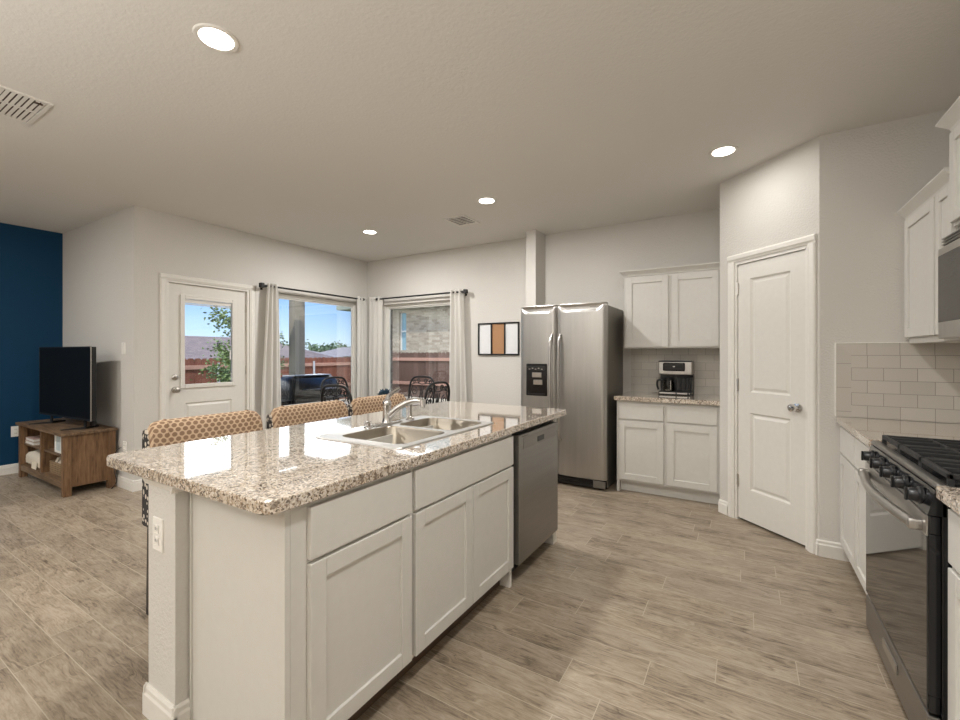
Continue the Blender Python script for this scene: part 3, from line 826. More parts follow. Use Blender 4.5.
m = MB(FC).box(-.06, -.05, .03, .105, .05, .14, .002).box(-.11, -.06, .098, .104, .045, .05, .001); m.build('carafe_band', m_chrome, c)
for a in (.03, .075, .12):
    MB(FC).box(a, a+.022, .055, .075, .045, .165, .005).build('pod_column', m_rubber if a != .12 else m_gloss, t)

# ------------------------------------------------------------------ right hand side
FR = Fr((.535, 0, 0), (0,1,0), (-1,0,0))
t = thing('base_cabinet', 'white base cabinet beyond the gas range with two drawers over two doors', 'cabinet', (.8, 3.2, 0))
m = carcass(MB(FR), 2.702, P1.y-.002, .615, .105, .873); m.build('body', m_cab, t)
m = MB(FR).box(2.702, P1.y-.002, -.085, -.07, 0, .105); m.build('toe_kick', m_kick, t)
for a0, a1 in ((2.712, 3.125), (3.14, 3.565)):
    slab(MB(FR), a0, a1, 0, .695, .855).build('drawer', m_cab, t)
    shaker(MB(FR), a0, a1, 0, .118, .68, w=.05).build('door', m_cab, t)
t = thing('base_cabinet', 'white base cabinet at the right edge, on the camera side of the gas range', 'cabinet', (.8, 1.4, 0))
m = carcass(MB(FR), -.6, 1.868, .615, .105, .873); m.build('body', m_cab, t)
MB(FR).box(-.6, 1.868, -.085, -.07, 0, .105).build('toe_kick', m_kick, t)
for a0, a1 in ((-.58, .0), (.03, .62), (.65, 1.22), (1.26, 1.835)):
    slab(MB(FR), a0, a1, 0, .695, .855).build('drawer', m_cab, t)
    shaker(MB(FR), a0, a1, 0, .118, .68).build('door', m_cab, t)
FRU = Fr((.835, 0, 0), (0,1,0), (-1,0,0))
t = thing('wall_cabinet', 'white wall cabinet mounted between the end wall and the microwave', 'cabinet', (1.0, 3.2, 1.40))
m = carcass(MB(FRU), 2.852, P1.y-.002, .32, 1.405, 2.12); m.build('body', m_cab, t)
m = MB(FRU).box(2.852, P1.y-.03, -.31, -.005, 1.378, 1.405); m.build('light_rail', m_cab, t)
shaker(MB(FRU), 3.085, 3.555, 0, 1.412, 2.11, w=.055).build('door', m_cab, t)
shaker(MB(FRU), 2.862, 3.06, 0, 1.412, 2.11, w=.045).build('door', m_cab, t)
m = MB(); crown(m, FRU, 2.852, P1.y-.002, 2.12, False, False, .32, 1.0); m.fr = FRU; m.box(2.852, P1.y-.002, -.32, 0, 2.125, 2.175); m.build('crown_moulding', m_cab, t)
t = thing('wall_cabinet', 'tall crowned white wall cabinet above the microwave at the right edge', 'cabinet', (1.0, 2.4, 1.90))
FRT = Fr((.82, 0, 0), (0,1,0), (-1,0,0))
m = carcass(MB(FRT), 1.92, 2.846, .335, 1.90, 2.34); m.build('body', m_cab, t)
shaker(MB(FRT), 2.395, 2.83, 0, 1.915, 2.325, w=.05).build('door', m_cab, t)
shaker(MB(FRT), 1.935, 2.37, 0, 1.915, 2.325, w=.05).build('door', m_cab, t)
m = MB(); crown(m, FRT, 1.92, 2.846, 2.34, True, True, .335, 1.05); m.fr = FRT; m.box(1.92, 2.846, -.335, 0, 2.345, 2.40); m.build('crown_moulding', m_cab, t)
# microwave
FM = Fr((.785, 0, 0), (0,1,0), (-1,0,0))
t = thing('microwave', 'stainless steel over the range microwave with a dark window', 'microwave', (1.0, 2.4, 1.37))
MB(FM).box(1.925, 2.840, -.38, 0, 1.375, 1.852, .004).build('body', m_steel, t)
d = MB(FM).box(2.13, 2.835, .001, .02, 1.385, 1.80, .006).build('door', m_steel, t)
MB(FM).box(2.21, 2.825, .0195, .022, 1.46, 1.765, .001).build('window', m_ovglass, d)
m = MB(); m.tube([tuple(FM(2.17, .018, 1.43)), tuple(FM(2.17, .055, 1.46)), tuple(FM(2.17, .055, 1.73)), tuple(FM(2.17, .018, 1.76))], .011, 8, 4); m.build('handle', m_steel, d, 50)
MB(FM).box(1.93, 2.125, .001, .018, 1.385, 1.80, .004).build('control_panel', m_gloss, t)
m = MB(FM)
for k in range(3): m.box(1.95, 2.82, .0, .012, 1.812+k*.013, 1.818+k*.013, .001)
m.build('vent_grille', m_dsteel, t)

# gas range
G0, G1 = 1.882, 2.690
FG = Fr((.515, 0, 0), (0,1,0), (-1,0,0))
t = thing('gas_range', 'stainless and black gas range with cast iron grates and front knobs', 'stove', (.8, 2.37, 0))
MB(FG).box(G0, G1, -.60, -.002, .03, .885, .003).build('body', m_gloss, t)
MB(FG).box(G0+.02, G1-.02, -.60, -.05, .0, .03).build('plinth', m_black, t)
m = MB(FG).box(G0-.003, G1+.003, -.61, .0, .885, .907, .005); m.build('cooktop', m_gloss, t)
m = MB(FG).box(G0-.003, G1+.003, -.022, .012, .893, .914, .008); m.build('front_lip', m_dsteel, t)
# sloped control panel
m = MB(FG).prism([(-.012, .815), (.03, .815), (.012, .893), (-.012, .893)], 'a', G0, G1); m.build('control_panel', m_gloss, t)
for k in range(5):
    a = G0+.09+k*(G1-G0-.18)/4
    m = MB(FG).lathe((a, .02, .853), [(0, 0), (.028, 0), (.028, .008), (.022, .012), (.021, .032), (.018, .036), (0, .036)], 'o', 18)
    kb = m.build('control_knob', m_black, t, 40)
    MB(FG).box(a-.005, a+.005, .055, .063, .832, .874, .002).build('knob_grip', m_black, kb)
# oven door
m = MB(FG).box(G0, G1, .0, .028, .20, .255, .004).box(G0, G1, .0, .028, .755, .812, .004).box(G0, G0+.035, .0, .028, .255, .755, .002).box(G1-.035, G1, 0, .028, .255, .755, .002)
m.box(G0+.035, G1-.035, 0, .020, .255, .755)
od = m.build('oven_door', m_gloss, t)
m = MB(FG).box(G0+.004, G1-.004, .0275, .031, .208, .760, .001); m.build('oven_window', m_ovglass, od)
m = MB(FG)
for k in range(7): m.box(G0+.07+k*.10, G0+.14+k*.10, .0275, .0295, .775, .781)
m.build('vent_slots', m_rubber, od)
m = MB(FG).box(G0+.002, G1-.002, .0275, .033, .748, .812, .002); m.build('steel_head', m_steel, od)
m = MB(); pts = []
for i in range(13):
    u = i/12; a = G0+.05+(G1-G0-.10)*u; pts.append(tuple(FG(a, .046+.034*math.sin(PI*u), .766)))
m.tube(pts, .018, 10, 2)
for a in (G0+.05, G1-.05): m.fr = FG; m.box(a-.014, a+.014, .025, .066, .752, .786, .005)
m.build('door_handle', m_steel, od, 50)
dw = MB(FG).box(G0, G1, .0, .030, .045, .192, .004).build('warming_drawer', m_dsteel, t)
m = MB(FG).box(2.19, 2.38, .0295, .036, .120, .160, .004); m.build('drawer_pull', m_steel, dw)
# burners and grates
m3 = [(-.17, 2.03), (-.47, 2.03), (-.32, 2.286), (-.17, 2.54), (-.47, 2.54)]
for o, a in m3:
    b = MB(FG).lathe((a, o, .907), [(0, 0), (.052, 0), (.05, .008), (.042, .012), (.040, .018), (0, .020)]).build('burner', m_steel, t, 40)
    MB(FG).lathe((a, o, .927), [(0, 0), (.034, 0), (.033, .006), (0, .008)]).build('burner_cap', m_grate, b, 40)
for k in range(3):
    a0 = G0+.02+k*(G1-G0-.04)/3; a1 = a0+(G1-G0-.04)/3-.006
    m = MB(FG); zt = .946
    for o in (-.595, -.035): m.box(a0, a1, o, o+.014, zt-.018, zt, .003)
    for a in (a0, a1-.014): m.box(a, a+.014, -.595, -.021, zt-.018, zt, .003)
    for a in (a0+(a1-a0)*.33, a0+(a1-a0)*.64): m.box(a, a+.011, -.581, -.035, zt-.012, zt+.002, .002)
    for o in (-.47, -.325, -.175): m.box(a0+.014, a1-.014, o, o+.011, zt-.012, zt+.002, .002)
    for a in (a0, a1-.014):
        for o in (-.595, -.035, -.33): m.box(a, a+.014, o, o+.014, .907, zt-.017)
    m.build('grate', m_grate, t)

# ------------------------------------------------------------------ ceiling fixtures
def downlight(x, y, label, power=LAMP, vis=True, size=.15):
    t = thing('recessed_light', label, 'ceiling light', (x, y, H), group=None if vis else 'added recessed lights out of view')
    MB().lathe((x, y, H), [(.070, -.004), (.082, -.009), (.090, -.006), (.092, 0), (.070, 0)]).build('trim_ring', m_trim, t, 50)
    MB().lathe((x, y, H-.0045), [(0, -.001), (.069, -.001), (.069, .003), (0, .003)]).build('diffuser', m_lamp, t, 50)
    ld = bpy.data.lights.new('recessed_lamp', 'AREA'); ld.shape = 'DISK'; ld.size = size; ld.energy = power; ld.color = (1.0, .99, .975)
    lo = bpy.data.objects.new('recessed_lamp', ld); COL.objects.link(lo); lo.parent = t; lo.location = (0, 0, -.02)
    return t
downlight(-2.04, 1.07, 'large bright recessed ceiling light above the near part of the island', LAMP*1.1)
downlight(-.13, 3.51, 'recessed ceiling light in front of the pantry door', LAMP*.30)
downlight(-2.05, 3.50, 'recessed ceiling light right of the square air vent', LAMP*1.7)
downlight(-3.74, 3.69, 'smallest recessed ceiling light, over the dining table near the window corner', LAMP*2.1)
for x, y, p in ((-.13, 1.07, 1.6), (-.13, -1.4, .3), (-2.04, -1.4, .35), (-4.2, -1.6, 2.0), (-5.5, -.2, 2.2), (-.1, -2.7, .5), (-2.6, -2.8, .6)):  # lamps out of view, added as fill for the whole room
    downlight(x, y, 'white recessed ceiling light added out of view as fill', LAMP*p, False)
def vent(x, y, w, d, label, rz=0, slats=9):
    t = thing('ceiling_vent', label, 'air vent', (x, y, H))
    m = MB(); e = .022
    m.box(x-w/2, x+w/2, y-d/2, y-d/2+e, H-.009, H, .002).box(x-w/2, x+w/2, y+d/2-e, y+d/2, H-.009, H, .002)
    m.box(x-w/2, x-w/2+e, y-d/2+e, y+d/2-e, H-.009, H, .002).box(x+w/2-e, x+w/2, y-d/2+e, y+d/2-e, H-.009, H, .002)
    m.build('frame', m_trim, t)
    m = MB()
    for k in range(slats):
        yy = y-d/2+e+(d-2*e)*(k+.5)/slats
        m.loft([[(xx, yy-.008, H-.0075), (xx, yy+.008, H-.0085), (xx, yy+.008, H-.007), (xx, yy-.008, H-.006)] for xx in (x-w/2+e, x+w/2-e)])
    m.box(x-.004, x+.004, y-d/2+e, y+d/2-e, H-.010, H-.001)
    m.build('louvres', m_trim, t)
    MB().box(x-w/2+e, x+w/2-e, y-d/2+e, y+d/2-e, H-.0008, H).build('duct_shade', m_kick, t)  # flat dark sheet, colours in the shade of the opening behind the louvres
    return t
vent(-2.585, 3.885, .26, .32, 'square white air vent in the ceiling near the windows', slats=6)
v = vent(-3.57, .765, .40, .21, 'rectangular white air vent in the ceiling at the left edge', slats=7)
MB().box(-3.42, -3.405, .80, .835, H-.014, H-.009).build('damper_lever', m_kick, v)

# ------------------------------------------------------------------ curtains and rods
def curtain(fr, a0, a1, label, z0=.02, z1=2.17, folds=4, tie=0.0, off=.085, seed=0, tl=0.0):
    rnd = random.Random(seed); n = folds*10
    ph = [rnd.uniform(.75, 1.25) for _ in range(folds+1)]
    loops = []
    for z in [z1, z1-.03, z1-.10] + [z1-.10-(z1-.10-z0)*i/10 for i in range(1, 11)]:
        u0 = (z1-z)/(z1-z0); front = []; back = []
        wd = a1-a0; s0 = a0 - tl*u0**.7; s1 = a1 + tie*u0**.7
        for i in range(n+1):
            u = i/n; k = ph[min(int(u*folds), folds)]
            amp = (.030+.012*u0)*k
            o = off + amp*math.sin(u*folds*2*PI) + .006*math.sin(u*13+u0*4)
            a = s0+(s1-s0)*u + .004*math.sin(u0*7+u*9)
            front.append((a, o+.0015, z)); back.append((a, o-.0015, z))
        loops.append(front+back[::-1])
    t = thing('curtain', label, 'curtain', tuple(fr((a0+a1)/2, off, z0)))
    MB(fr).loft(loops).build('fabric_panel', m_curt, t, True)
    m = MB()
    for i in range(folds):
        u = (i+.5)/folds; a = a0+(a1-a0)*u
        c = Vector(fr(a, off, z1-.045)); pts = []
        for k in range(13):
            th = 2*PI*k/12; pts.append(tuple(c + fr.n*math.cos(th)*.021 + Vector((0,0,1))*math.sin(th)*.021))
        m.tube(pts, .0035, 6)
    m.build('grommets', m_nickel, t, 50)
    return t
curtain(FL, 3.17, 3.31, 'off white curtain hanging between the patio door and the first window', folds=3, seed=1, tie=.05, tl=.10)
curtain(FL, 4.59, 4.79, 'off white curtain to the right of the grill window, left of the room corner', folds=3, seed=2)
curtain(FBk, -4.86, -4.60, 'off white curtain in the room corner on the back wall, left of the brick view', folds=3, seed=3)
curtain(FBk, -3.37, -3.17, 'off white curtain between the second window and the framed board', folds=3, seed=4, tie=.07, tl=.01)
def rod(fr, a0, a1, z, label, ends=(1, 1)):
    t = thing('curtain_rod', label, 'curtain rod', tuple(fr((a0+a1)/2, .075, z)))
    MB(fr).cyl((a0, .085, z), .0115, a1-a0, 'a', 12).build('rod', m_iron, t, 40)
    for a, s, en in ((a0, -1, ends[0]), (a1, 1, ends[1])):
        if en: MB(fr).box(min(a, a+s*.045), max(a, a+s*.045), .058, .112, z-.027, z+.027, .006).build('finial', m_iron, t)
        else: MB(fr).cyl((a, .085, z), .018, s*.02, 'a', 12).build('end_cap', m_iron, t, 40)
    for a in (a0+.025, a1-.025):
        MB(fr).box(a-.012, a+.012, 0.0, .095, z-.018, z-.010, .002).box(a-.014, a+.014, 0, .006, z-.045, z+.02, .001).build('bracket', m_iron, t)
rod(FL, 3.12, 4.71, 2.135, 'black curtain rod above the window beside the patio door', (1, 0))
rod(FBk, -4.70, -3.15, 2.135, 'black curtain rod above the window facing the brick house', (0, 1))

# framed board
t = thing('picture_frame', 'black frame with white, tan and white panels on the wall by the refrigerator', 'picture frame', (-2.68, YB, 1.30))
A0, A1, Z0, Z1 = -2.98, -2.385, 1.30, 1.715
m = MB(FBk); e = .018
m.box(A0, A0+e, .0, .022, Z0, Z1, .001).box(A1-e, A1, .0, .022, Z0, Z1, .001).box(A0+e, A1-e, 0, .022, Z0, Z0+e, .001).box(A0+e, A1-e, 0, .022, Z1-e, Z1, .001)
wd = (A1-A0-e)/3
for k in (1, 2): m.box(A0+k*wd, A0+k*wd+e, 0, .022, Z0+e, Z1-e, .001)
m.build('frame', m_iron, t)
m_cork = plain('cork_board', srgb(172, 130, 94), .9, 0, .15, 200)
m_board = plain('white_board', srgb(225, 225, 225), .25)
for k in range(3):
    MB(FBk).box(A0+k*wd+e, A0+(k+1)*wd, .001, .008, Z0+e, Z1-e).build('panel', m_cork if k == 1 else m_board, t)

# ------------------------------------------------------------------ bar stools
def make_stool():
    """origin on floor at seat centre; back panel on -X side, faces +X"""
    t = thing('bar_stool', 'x', 'bar stool', (0,0,0), local=True)
    w = .285
    # rolled, rounded back whose ends curl down and forward
    def sec(y, sh=0.0, dx=0.0):
        zt = .980-sh
        return [(p[0]+dx, y, p[1]) for p in ((-.245, .46), (-.155, .46), (-.160, .70), (-.178, zt-.06), (-.185, zt-.018), (-.200, zt-.003), (-.220, zt), (-.240, zt-.005), (-.256, zt-.025), (-.258, zt-.06), (-.252, .70))]
    loops = [sec(-w, .030, .012), sec(-w+.008, .014, .010), sec(-w+.025, .004, .006), sec(-w+.06, 0)] + [sec(-w+.06+(2*w-.12)*i/6) for i in range(1, 6)] + [sec(w-.06, 0), sec(w-.025, .010, .006), sec(w-.008, .030, .010), sec(w, .060, .012)]
    MB().loft(loops).build('backrest', m_dots, t, 50)
    for y in (-w+.07, w-.07):
        m = MB().tube([(-.156, y, .62), (-.160, y, .72), (-.177, y, .92), (-.184, y, .966), (-.205, y, .981), (-.235, y, .978)], .003, 6, 2)
        m.build('piping', m_dots, t, 50)
    for s in (-1, 1):
        y = s*(w+.006)
        m = MB(); L = []
        for yy in (y-.006, y+.006):
            L.append([(-.250, yy, .46), (.06, yy, .46), (.06, yy, .62), (-.04, yy, .66), (-.12, yy, .72), (-.205, yy, .84), (-.225, yy, .935), (-.250, yy, .93)])
        m.loft(L); m.build('side_panel', m_ikat, t)
    MB().box(-.263, -.252, -w-.012, w+.012, .46, .935, .008).build('back_shell', m_ikat, t)
    MB().box(-.155, .21, -w+.004, w-.004, .46, .56, .015).build('seat_base', m_ikat, t)
    MB().box(-.155, .215, -w+.006, w-.006, .56, .66, .035, 4).build('seat_cushion', m_dots, t, 50)
    m_leg = plain('dark_stool_leg', srgb(60, 54, 50), .35, .3) if 'dark_stool_leg' not in bpy.data.materials else bpy.data.materials['dark_stool_leg']
    for sx in (-.24, .17):
        for sy in (-1, 1):
            dx = -.02 if sx < 0 else .02
            q = .02
            m = MB().loft([[(sx+a*q*1.0, sy*(w-.03)+b*q, .46) for a, b in ((-1,-1),(1,-1),(1,1),(-1,1))], [(sx+dx+a*q*.55, sy*(w-.02)+b*q*.55, 0) for a, b in ((-1,-1),(1,-1),(1,1),(-1,1))]])
            m.build('leg', m_leg, t)
    for q in ((-.245, .175, -w+.02, -w+.035), (-.245, .175, w-.035, w-.02)):
        MB().box(q[0], q[1], q[2], q[3], .17, .195, .003).build('stretcher', m_leg, t)
    MB().box(.165, .183, -w+.03, w-.03, .20, .225, .003).build('footrest', m_leg, t)
    return t
st = make_stool()
SLB = ['orange dotted bar stool nearest the camera, closest to the television end of the island',
       'middle orange dotted bar stool, in front of the patio grill view',
       'farthest orange dotted bar stool, behind the kitchen faucet']
for i, y in enumerate((1.29, 1.955, 2.61)):
    o = st if i == 0 else copy_tree(st)
    o.location = (-2.32, y, 0); o['label'] = SLB[i]; o['group'] = 'dotted bar stools along the island'

# ------------------------------------------------------------------ dining set
def spiral(c, r0, r1, a0, turns, n=14):
    return [(c[0]+ (r0+(r1-r0)*i/n)*math.cos(a0+turns*2*PI*i/n), 0, c[1]+(r0+(r1-r0)*i/n)*math.sin(a0+turns*2*PI*i/n)) for i in range(n+1)]
def make_chair():
    """origin on floor at seat centre, faces +Y, back at -Y"""
    t = thing('dining_chair', 'x', 'chair', (0,0,0), local=True)
    w = .205; yb = -.21
    def P(x, z): return (x, yb-(z-.45)*.12, z)
    m = MB(); pts = [P(-w, .45), P(-w, .62), P(-w-.004, .82), P(-w+.01, .93), P(-w+.06, .995), P(-.06, 1.012), P(.06, 1.012), P(w-.06, .995), P(w-.01, .93), P(w+.004, .82), P(w, .62), P(w, .45)]
    m.tube(pts, .013, 8, 4); m.build('back_frame', m_iron, t, 50)
    m = MB(); m.tube([P(-w, .58), P(w, .58)], .008, 6)
    m.tube([P(-w+.01, .90), P(-.1, .93), P(0, .915), P(.1, .93), P(w-.01, .90)], .006, 6, 3)
    for x in (-.035, .0, .035): m.tube([P(x, .58), P(x*1.3, .68), P(x*.5, .78), P(x, .90)], .006, 6, 3)
    for s in (-1, 1):
        for c, r, a, tn in (((s*.12, .82), .055, PI/2, s*1.4), ((s*.12, .67), .06, -PI/2, -s*1.4), ((s*.06, .955), .032, 0 if s > 0 else PI, s*1.2), ((s*.135, .945), .025, PI if s > 0 else 0, -s*1.2)):
            m.tube([P(q[0], q[2]) for q in spiral(c, r, .012, a, tn)], .006, 6)
        m.tube([P(s*.175, .60), P(s*.155, .72), P(s*.185, .80), P(s*.15, .90)], .006, 6, 3)
    m.build('back_scrolls', m_iron, t, 50)
    m = MB(); m.loft([rrect(-.215, .215, -.215, .215, .05, z) for z in (.435, .452)]); m.build('seat', m_iron, t, 40)
    m = MB(); m.loft([rrect(-.20+i, .20-i, -.20+i, .20-i, .06, z, 5) for i, z in ((.01, .453), (0, .465), (0, .485), (.02, .50))]); m.build('cushion', plain('seat_pad', srgb(120, 100, 80), .9), t, 50)
    for sx in (-1, 1):
        for sy in (-1, 1):
            MB().tube([(sx*.19, sy*.19, .44), (sx*.195, sy*.20, .25), (sx*.205, sy*.225, .012)], .012, 8, 3).build('leg', m_iron, t, 50)
    m = MB(); m.tube([(-.195, -.205, .2), (0, -.13, .2), (.195, -.205, .2)], .006, 6, 4); m.tube([(-.195, .205, .2), (0, .13, .2), (.195, .205, .2)], .006, 6, 4); m.build('stretcher', m_iron, t, 50)
    return t
ch = make_chair()
for i, (x, y, rz, lb) in enumerate((
        (-3.34, 3.12, 0, 'black wrought iron dining chair nearest the island, lower of the two by the grill window'),
        (-4.24, 3.83, -PI/2, 'black wrought iron dining chair close to the grill window, behind another chair'),
        (-3.04, 3.72, PI/2, 'black wrought iron dining chair on the right of the table, nearer of that pair'),
        (-3.67, 4.30, PI, 'black wrought iron dining chair against the brick view window, farther of the right pair'))):
    o = ch if i == 0 else copy_tree(ch)
    o.location = (x, y, 0); o.rotation_euler = (0, 0, rz); o['label'] = lb; o['group'] = 'wrought iron chairs round the dining table'
tx, ty = -3.62, 3.70
t = thing('dining_table', 'low black iron dining table hidden behind the stools, in the window corner', 'table', (tx, ty, 0))
MB().lathe((tx, ty, .735), [(0, 0), (.50, 0), (.51, .006), (.51, .016), (.50, .022), (0, .022)], 'z', 48).build('tabletop', plain('stone_tabletop', srgb(120, 105, 90), .3, 0, .2, 60), t, 40)
for k in range(4):
    a = PI/4+k*PI/2; c, s = math.cos(a), math.sin(a)
    MB().tube([(tx+c*.40, ty+s*.40, .735), (tx+c*.24, ty+s*.24, .60), (tx+c*.20, ty+s*.20, .3), (tx+c*.33, ty+s*.33, .03), (tx+c*.36, ty+s*.36, .014)], .014, 8, 4).build('leg', m_iron, t, 50)
# centrepiece plant
tx, ty = tx+.05, ty+.06
t = thing('potted_plant', 'small dark blue green plant in a pot on the dining table', 'plant', (tx, ty, .757))
MB().lathe((tx, ty, .757), [(0, 0), (.045, 0), (.06, .05), (.062, .075), (.055, .075), (.05, .06), (0, .06)]).build('pot', plain('dark_glaze', srgb(30, 36, 48), .3), t, 40)
m = MB(); rn = random.Random(3)
for k in range(70):
    th = rn.uniform(0, 2*PI); el = rn.uniform(.2, 1.45); r = rn.uniform(.05, .085)
    d = Vector((math.cos(th)*math.cos(el), math.sin(th)*math.cos(el), math.sin(el))); c = Vector((tx, ty, .82))+d*r*.5; e_ = c+d*r*.75
    s_ = d.orthogonal().normalized()*.014; u_ = Vector((0,0,.004))
    m.loft([[tuple(c-s_*.3), tuple(c+u_), tuple(c+s_*.3)], [tuple((c+e_)/2-s_), tuple((c+e_)/2+u_), tuple((c+e_)/2+s_)], [tuple(e_-s_*.1), tuple(e_+u_*.3), tuple(e_+s_*.1)]])
m.build('foliage', plain('blue_green_leaf', srgb(60, 84, 100), .5, 0, .3, 40), t)

# ------------------------------------------------------------------ television corner
TX0, TX1, TY0, TY1, TZ = -6.66, -5.33, 1.44, 1.83, .585
t = thing('tv_stand', 'rustic brown wooden television stand with four open shelves', 'tv stand', ((TX0+TX1)/2, (TY0+TY1)/2, 0))
MB().box(TX0-.02, TX1+.02, TY0-.02, TY1+.01, TZ-.025, TZ, .003).build('top', m_woodX, t)
for x in (TX0, TX1-.055):
    for y in (TY0, TY1-.06): MB().box(x, x+.06, y, y+.06, 0, TZ-.026, .003).build('leg', m_woodZ, t)
for x in (TX0+.01, TX1-.03): MB().box(x, x+.02, TY0+.06, TY1-.06, .08, TZ-.026).build('side_panel', m_woodZ, t)
cxm = (TX0+TX1)/2
MB().box(cxm-.02, cxm+.02, TY0+.01, TY1-.02, .135, TZ-.026, .002).build('divider', m_woodZ, t)
MB().box(TX0+.06, TX1-.06, TY0+.02, TY1-.02, .11, .135, .002).build('bottom_shelf', m_woodX, t)
MB().box(TX0+.06, TX1-.06, TY0+.004, TY0+.02, .075, .135, .002).build('apron', m_woodX, t)
for a, b in ((TX0+.06, cxm-.02), (cxm+.02, TX1-.06)): MB().box(a, b, TY0+.03, TY1-.02, .345, .365, .002).build('shelf', m_woodX, t)
MB().box(TX0+.03, TX1-.03, TY1-.02, TY1-.012, .11, TZ-.026).build('back_panel', m_woodY, t)
# television
vx, vy = -5.89, 1.60
FT = Fr((vx, vy, 0), (1,.06,0), (.06,-1,0))
t = thing('television', 'large black flat screen television standing on the rustic wooden stand', 'television', (vx, vy, TZ))
m = MB(FT).box(-.60, .57, -.045, .0, .675, 1.385, .006); m.build('housing', m_black, t)
MB(FT).box(-.592, .562, -.001, .002, .690, 1.378).build('screen', m_screen, t)
m = MB(FT); 
for q in ((-.602, -.592, .672, 1.388), (.562, .572, .672, 1.388), (-.592, .562, 1.378, 1.388), (-.592, .562, .672, .690)): m.box(q[0], q[1], -.006, .004, q[2], q[3], .001)
m.build('bezel', m_black, t)
MB(FT).box(.5725, .575, -.004, .004, .674, 1.386, .001).build('side_trim', m_nickel, t)
for a in (-.36, .40):
    m = MB(FT).box(a-.012, a+.012, -.03, -.012, .60, .68, .002)
    m.loft([[(a-.10, -.16, TZ+.001), (a-.08, -.16, TZ+.001), (a-.08, -.16, TZ+.012), (a-.10, -.16, TZ+.012)], [(a-.012, -.02, TZ+.001), (a+.012, -.02, TZ+.001), (a+.012, -.02, TZ+.022), (a-.012, -.02, TZ+.022)], [(a-.10, .13, TZ+.001), (a-.08, .13, TZ+.001), (a-.08, .13, TZ+.010), (a-.10, .13, TZ+.010)]])
    m.build('foot', m_black, t)
MB(FT).box(.42, .50, -.075, -.046, .62, .80, .004).build('rear_box', m_black, t)
# cable
m = MB(); m.tube([(-5.24, 1.845, .40), (-5.235, 1.80, .36), (-5.25, 1.79, .20), (-5.22, 1.80, .08), (-5.27, 1.78, .008), (-5.31, 1.80, .008)], .004, 6, 5)
tag(m.build('power_cord', m_rubber, None, True, org=(-5.25, 1.8, 0)), 'black power cord hanging behind the right side of the wooden stand', 'cord')
# shelf contents
m_cloth = plain('cream_cloth', srgb(216, 206, 188), .9, 0, .08, 60); m_wick = wood('woven_basket', (srgb(92, 74, 56), srgb(140, 116, 88), srgb(170, 146, 116)), 'X', 4)
def basket(x0, x1, y0, y1, z, h, lab, nm='storage_basket'):
    t = thing(nm, lab, 'basket', ((x0+x1)/2, (y0+y1)/2, z))
    m = MB(); n = 6
    for k in range(n): m.box(x0-.001*(k%2), x1+.001*(k%2), y0, y0+.01, z+h*k/n+.0005, z+h*(k+1)/n-.002, .003).box(x0, x1, y1-.01, y1, z+h*k/n+.0005, z+h*(k+1)/n-.002, .003).box(x0, x0+.01, y0+.01, y1-.01, z+h*k/n+.0005, z+h*(k+1)/n-.002, .003).box(x1-.01, x1, y0+.01, y1-.01, z+h*k/n+.0005, z+h*(k+1)/n-.002, .003)
    m.box(x0+.01, x1-.01, y0+.01, y1-.01, z+.001, z+.012)
    m.build('woven_body', m_wick, t); return t
basket(-6.56, -6.16, 1.49, 1.74, .1355, .11, 'woven basket under a cream throw on the lower left shelf')
m = MB(); L = []
rn = random.Random(5)
for j, (ins, z) in enumerate(((-.02, .17), (-.022, .20), (-.018, .245), (.0, .262), (.05, .285), (.11, .295))):
    lp = rrect(-6.56+ins, -6.16-ins, 1.49+ins-.0, 1.74-max(ins, 0), .04, z, 5)
    L.append([(p[0]+rn.uniform(-.007, .007), p[1]+rn.uniform(-.004, .006), p[2]+rn.uniform(-.02 if j == 0 else -.006, .008)) for p in lp])
m.loft(L, False, True)
t = thing('throw_blanket', 'cream fringed throw draped over the basket on the lower left shelf', 'blanket', (-6.36, 1.6, .17))
m.build('cloth', m_cloth, t, 50)
m = MB()
for k in range(16):
    x = -6.30+k*.009; m.tube([(x, 1.466, .205), (x+.003, 1.460, .17), (x-.002, 1.458, .1365)], [.004, .0035, .002], 5)
m.build('tassels', m_cloth, t, 50)
basket(-5.93, -5.62, 1.50, 1.76, .1355, .12, 'woven basket with folded cream cloths on the lower right shelf')
def folded(x, y, z, w, d, h, lab, mat, grp=None):
    m = MB(); m.loft([rrect(x-w/2+i, x+w/2-i, y-d/2+i, y+d/2-i, .02, z+q, 4) for i, q in ((.006, 0), (0, .006), (0, h-.006), (.006, h))])
    return tag(m.build('folded_cloth', mat, None, 50, org=(x, y, z)), lab, 'cloth', grp)
m = MB()
for k in range(3):
    x = -5.86+k*.085; m.loft([[(x+a*.030, 1.63+b*.10, z) for a, b in ((-1,-1),(1,-1),(1,1),(-1,1))] for z in (.149, .24)] + [[(x+.02+a*.024, 1.63+b*.09, .285-k*.015) for a, b in ((-1,-1),(1,-1),(1,1),(-1,1))]])
tag(m.build('folded_linens', m_cloth, None, org=(-5.8, 1.63, .149)), 'cream linens stuffed upright in the lower right basket', 'cloth', None)
m_paper = plain('book_cover', srgb(205, 190, 170), .6, 0, .1, 20)
for k, lb in enumerate(('cream book at the bottom of the small pile on the upper left shelf', 'pinkish book on top of the small pile on the upper left shelf')):
    z = .3655+k*.034
    t = thing('book', lb, 'book', (-6.42, 1.56, z))
    MB().box(-6.56+k*.01, -6.30, 1.47, 1.65, z, z+.004, .001).box(-6.56+k*.01, -6.30, 1.47, 1.65, z+.028, z+.032, .001).box(-6.56+k*.01, -6.556+k*.01, 1.47, 1.65, z+.004, z+.028).build('cover', m_paper if k == 0 else plain('pink_cover', srgb(190, 160, 150), .6), t)
    MB().box(-6.554+k*.01, -6.304, 1.474, 1.646, z+.004, z+.028).build('pages', m_white, t)
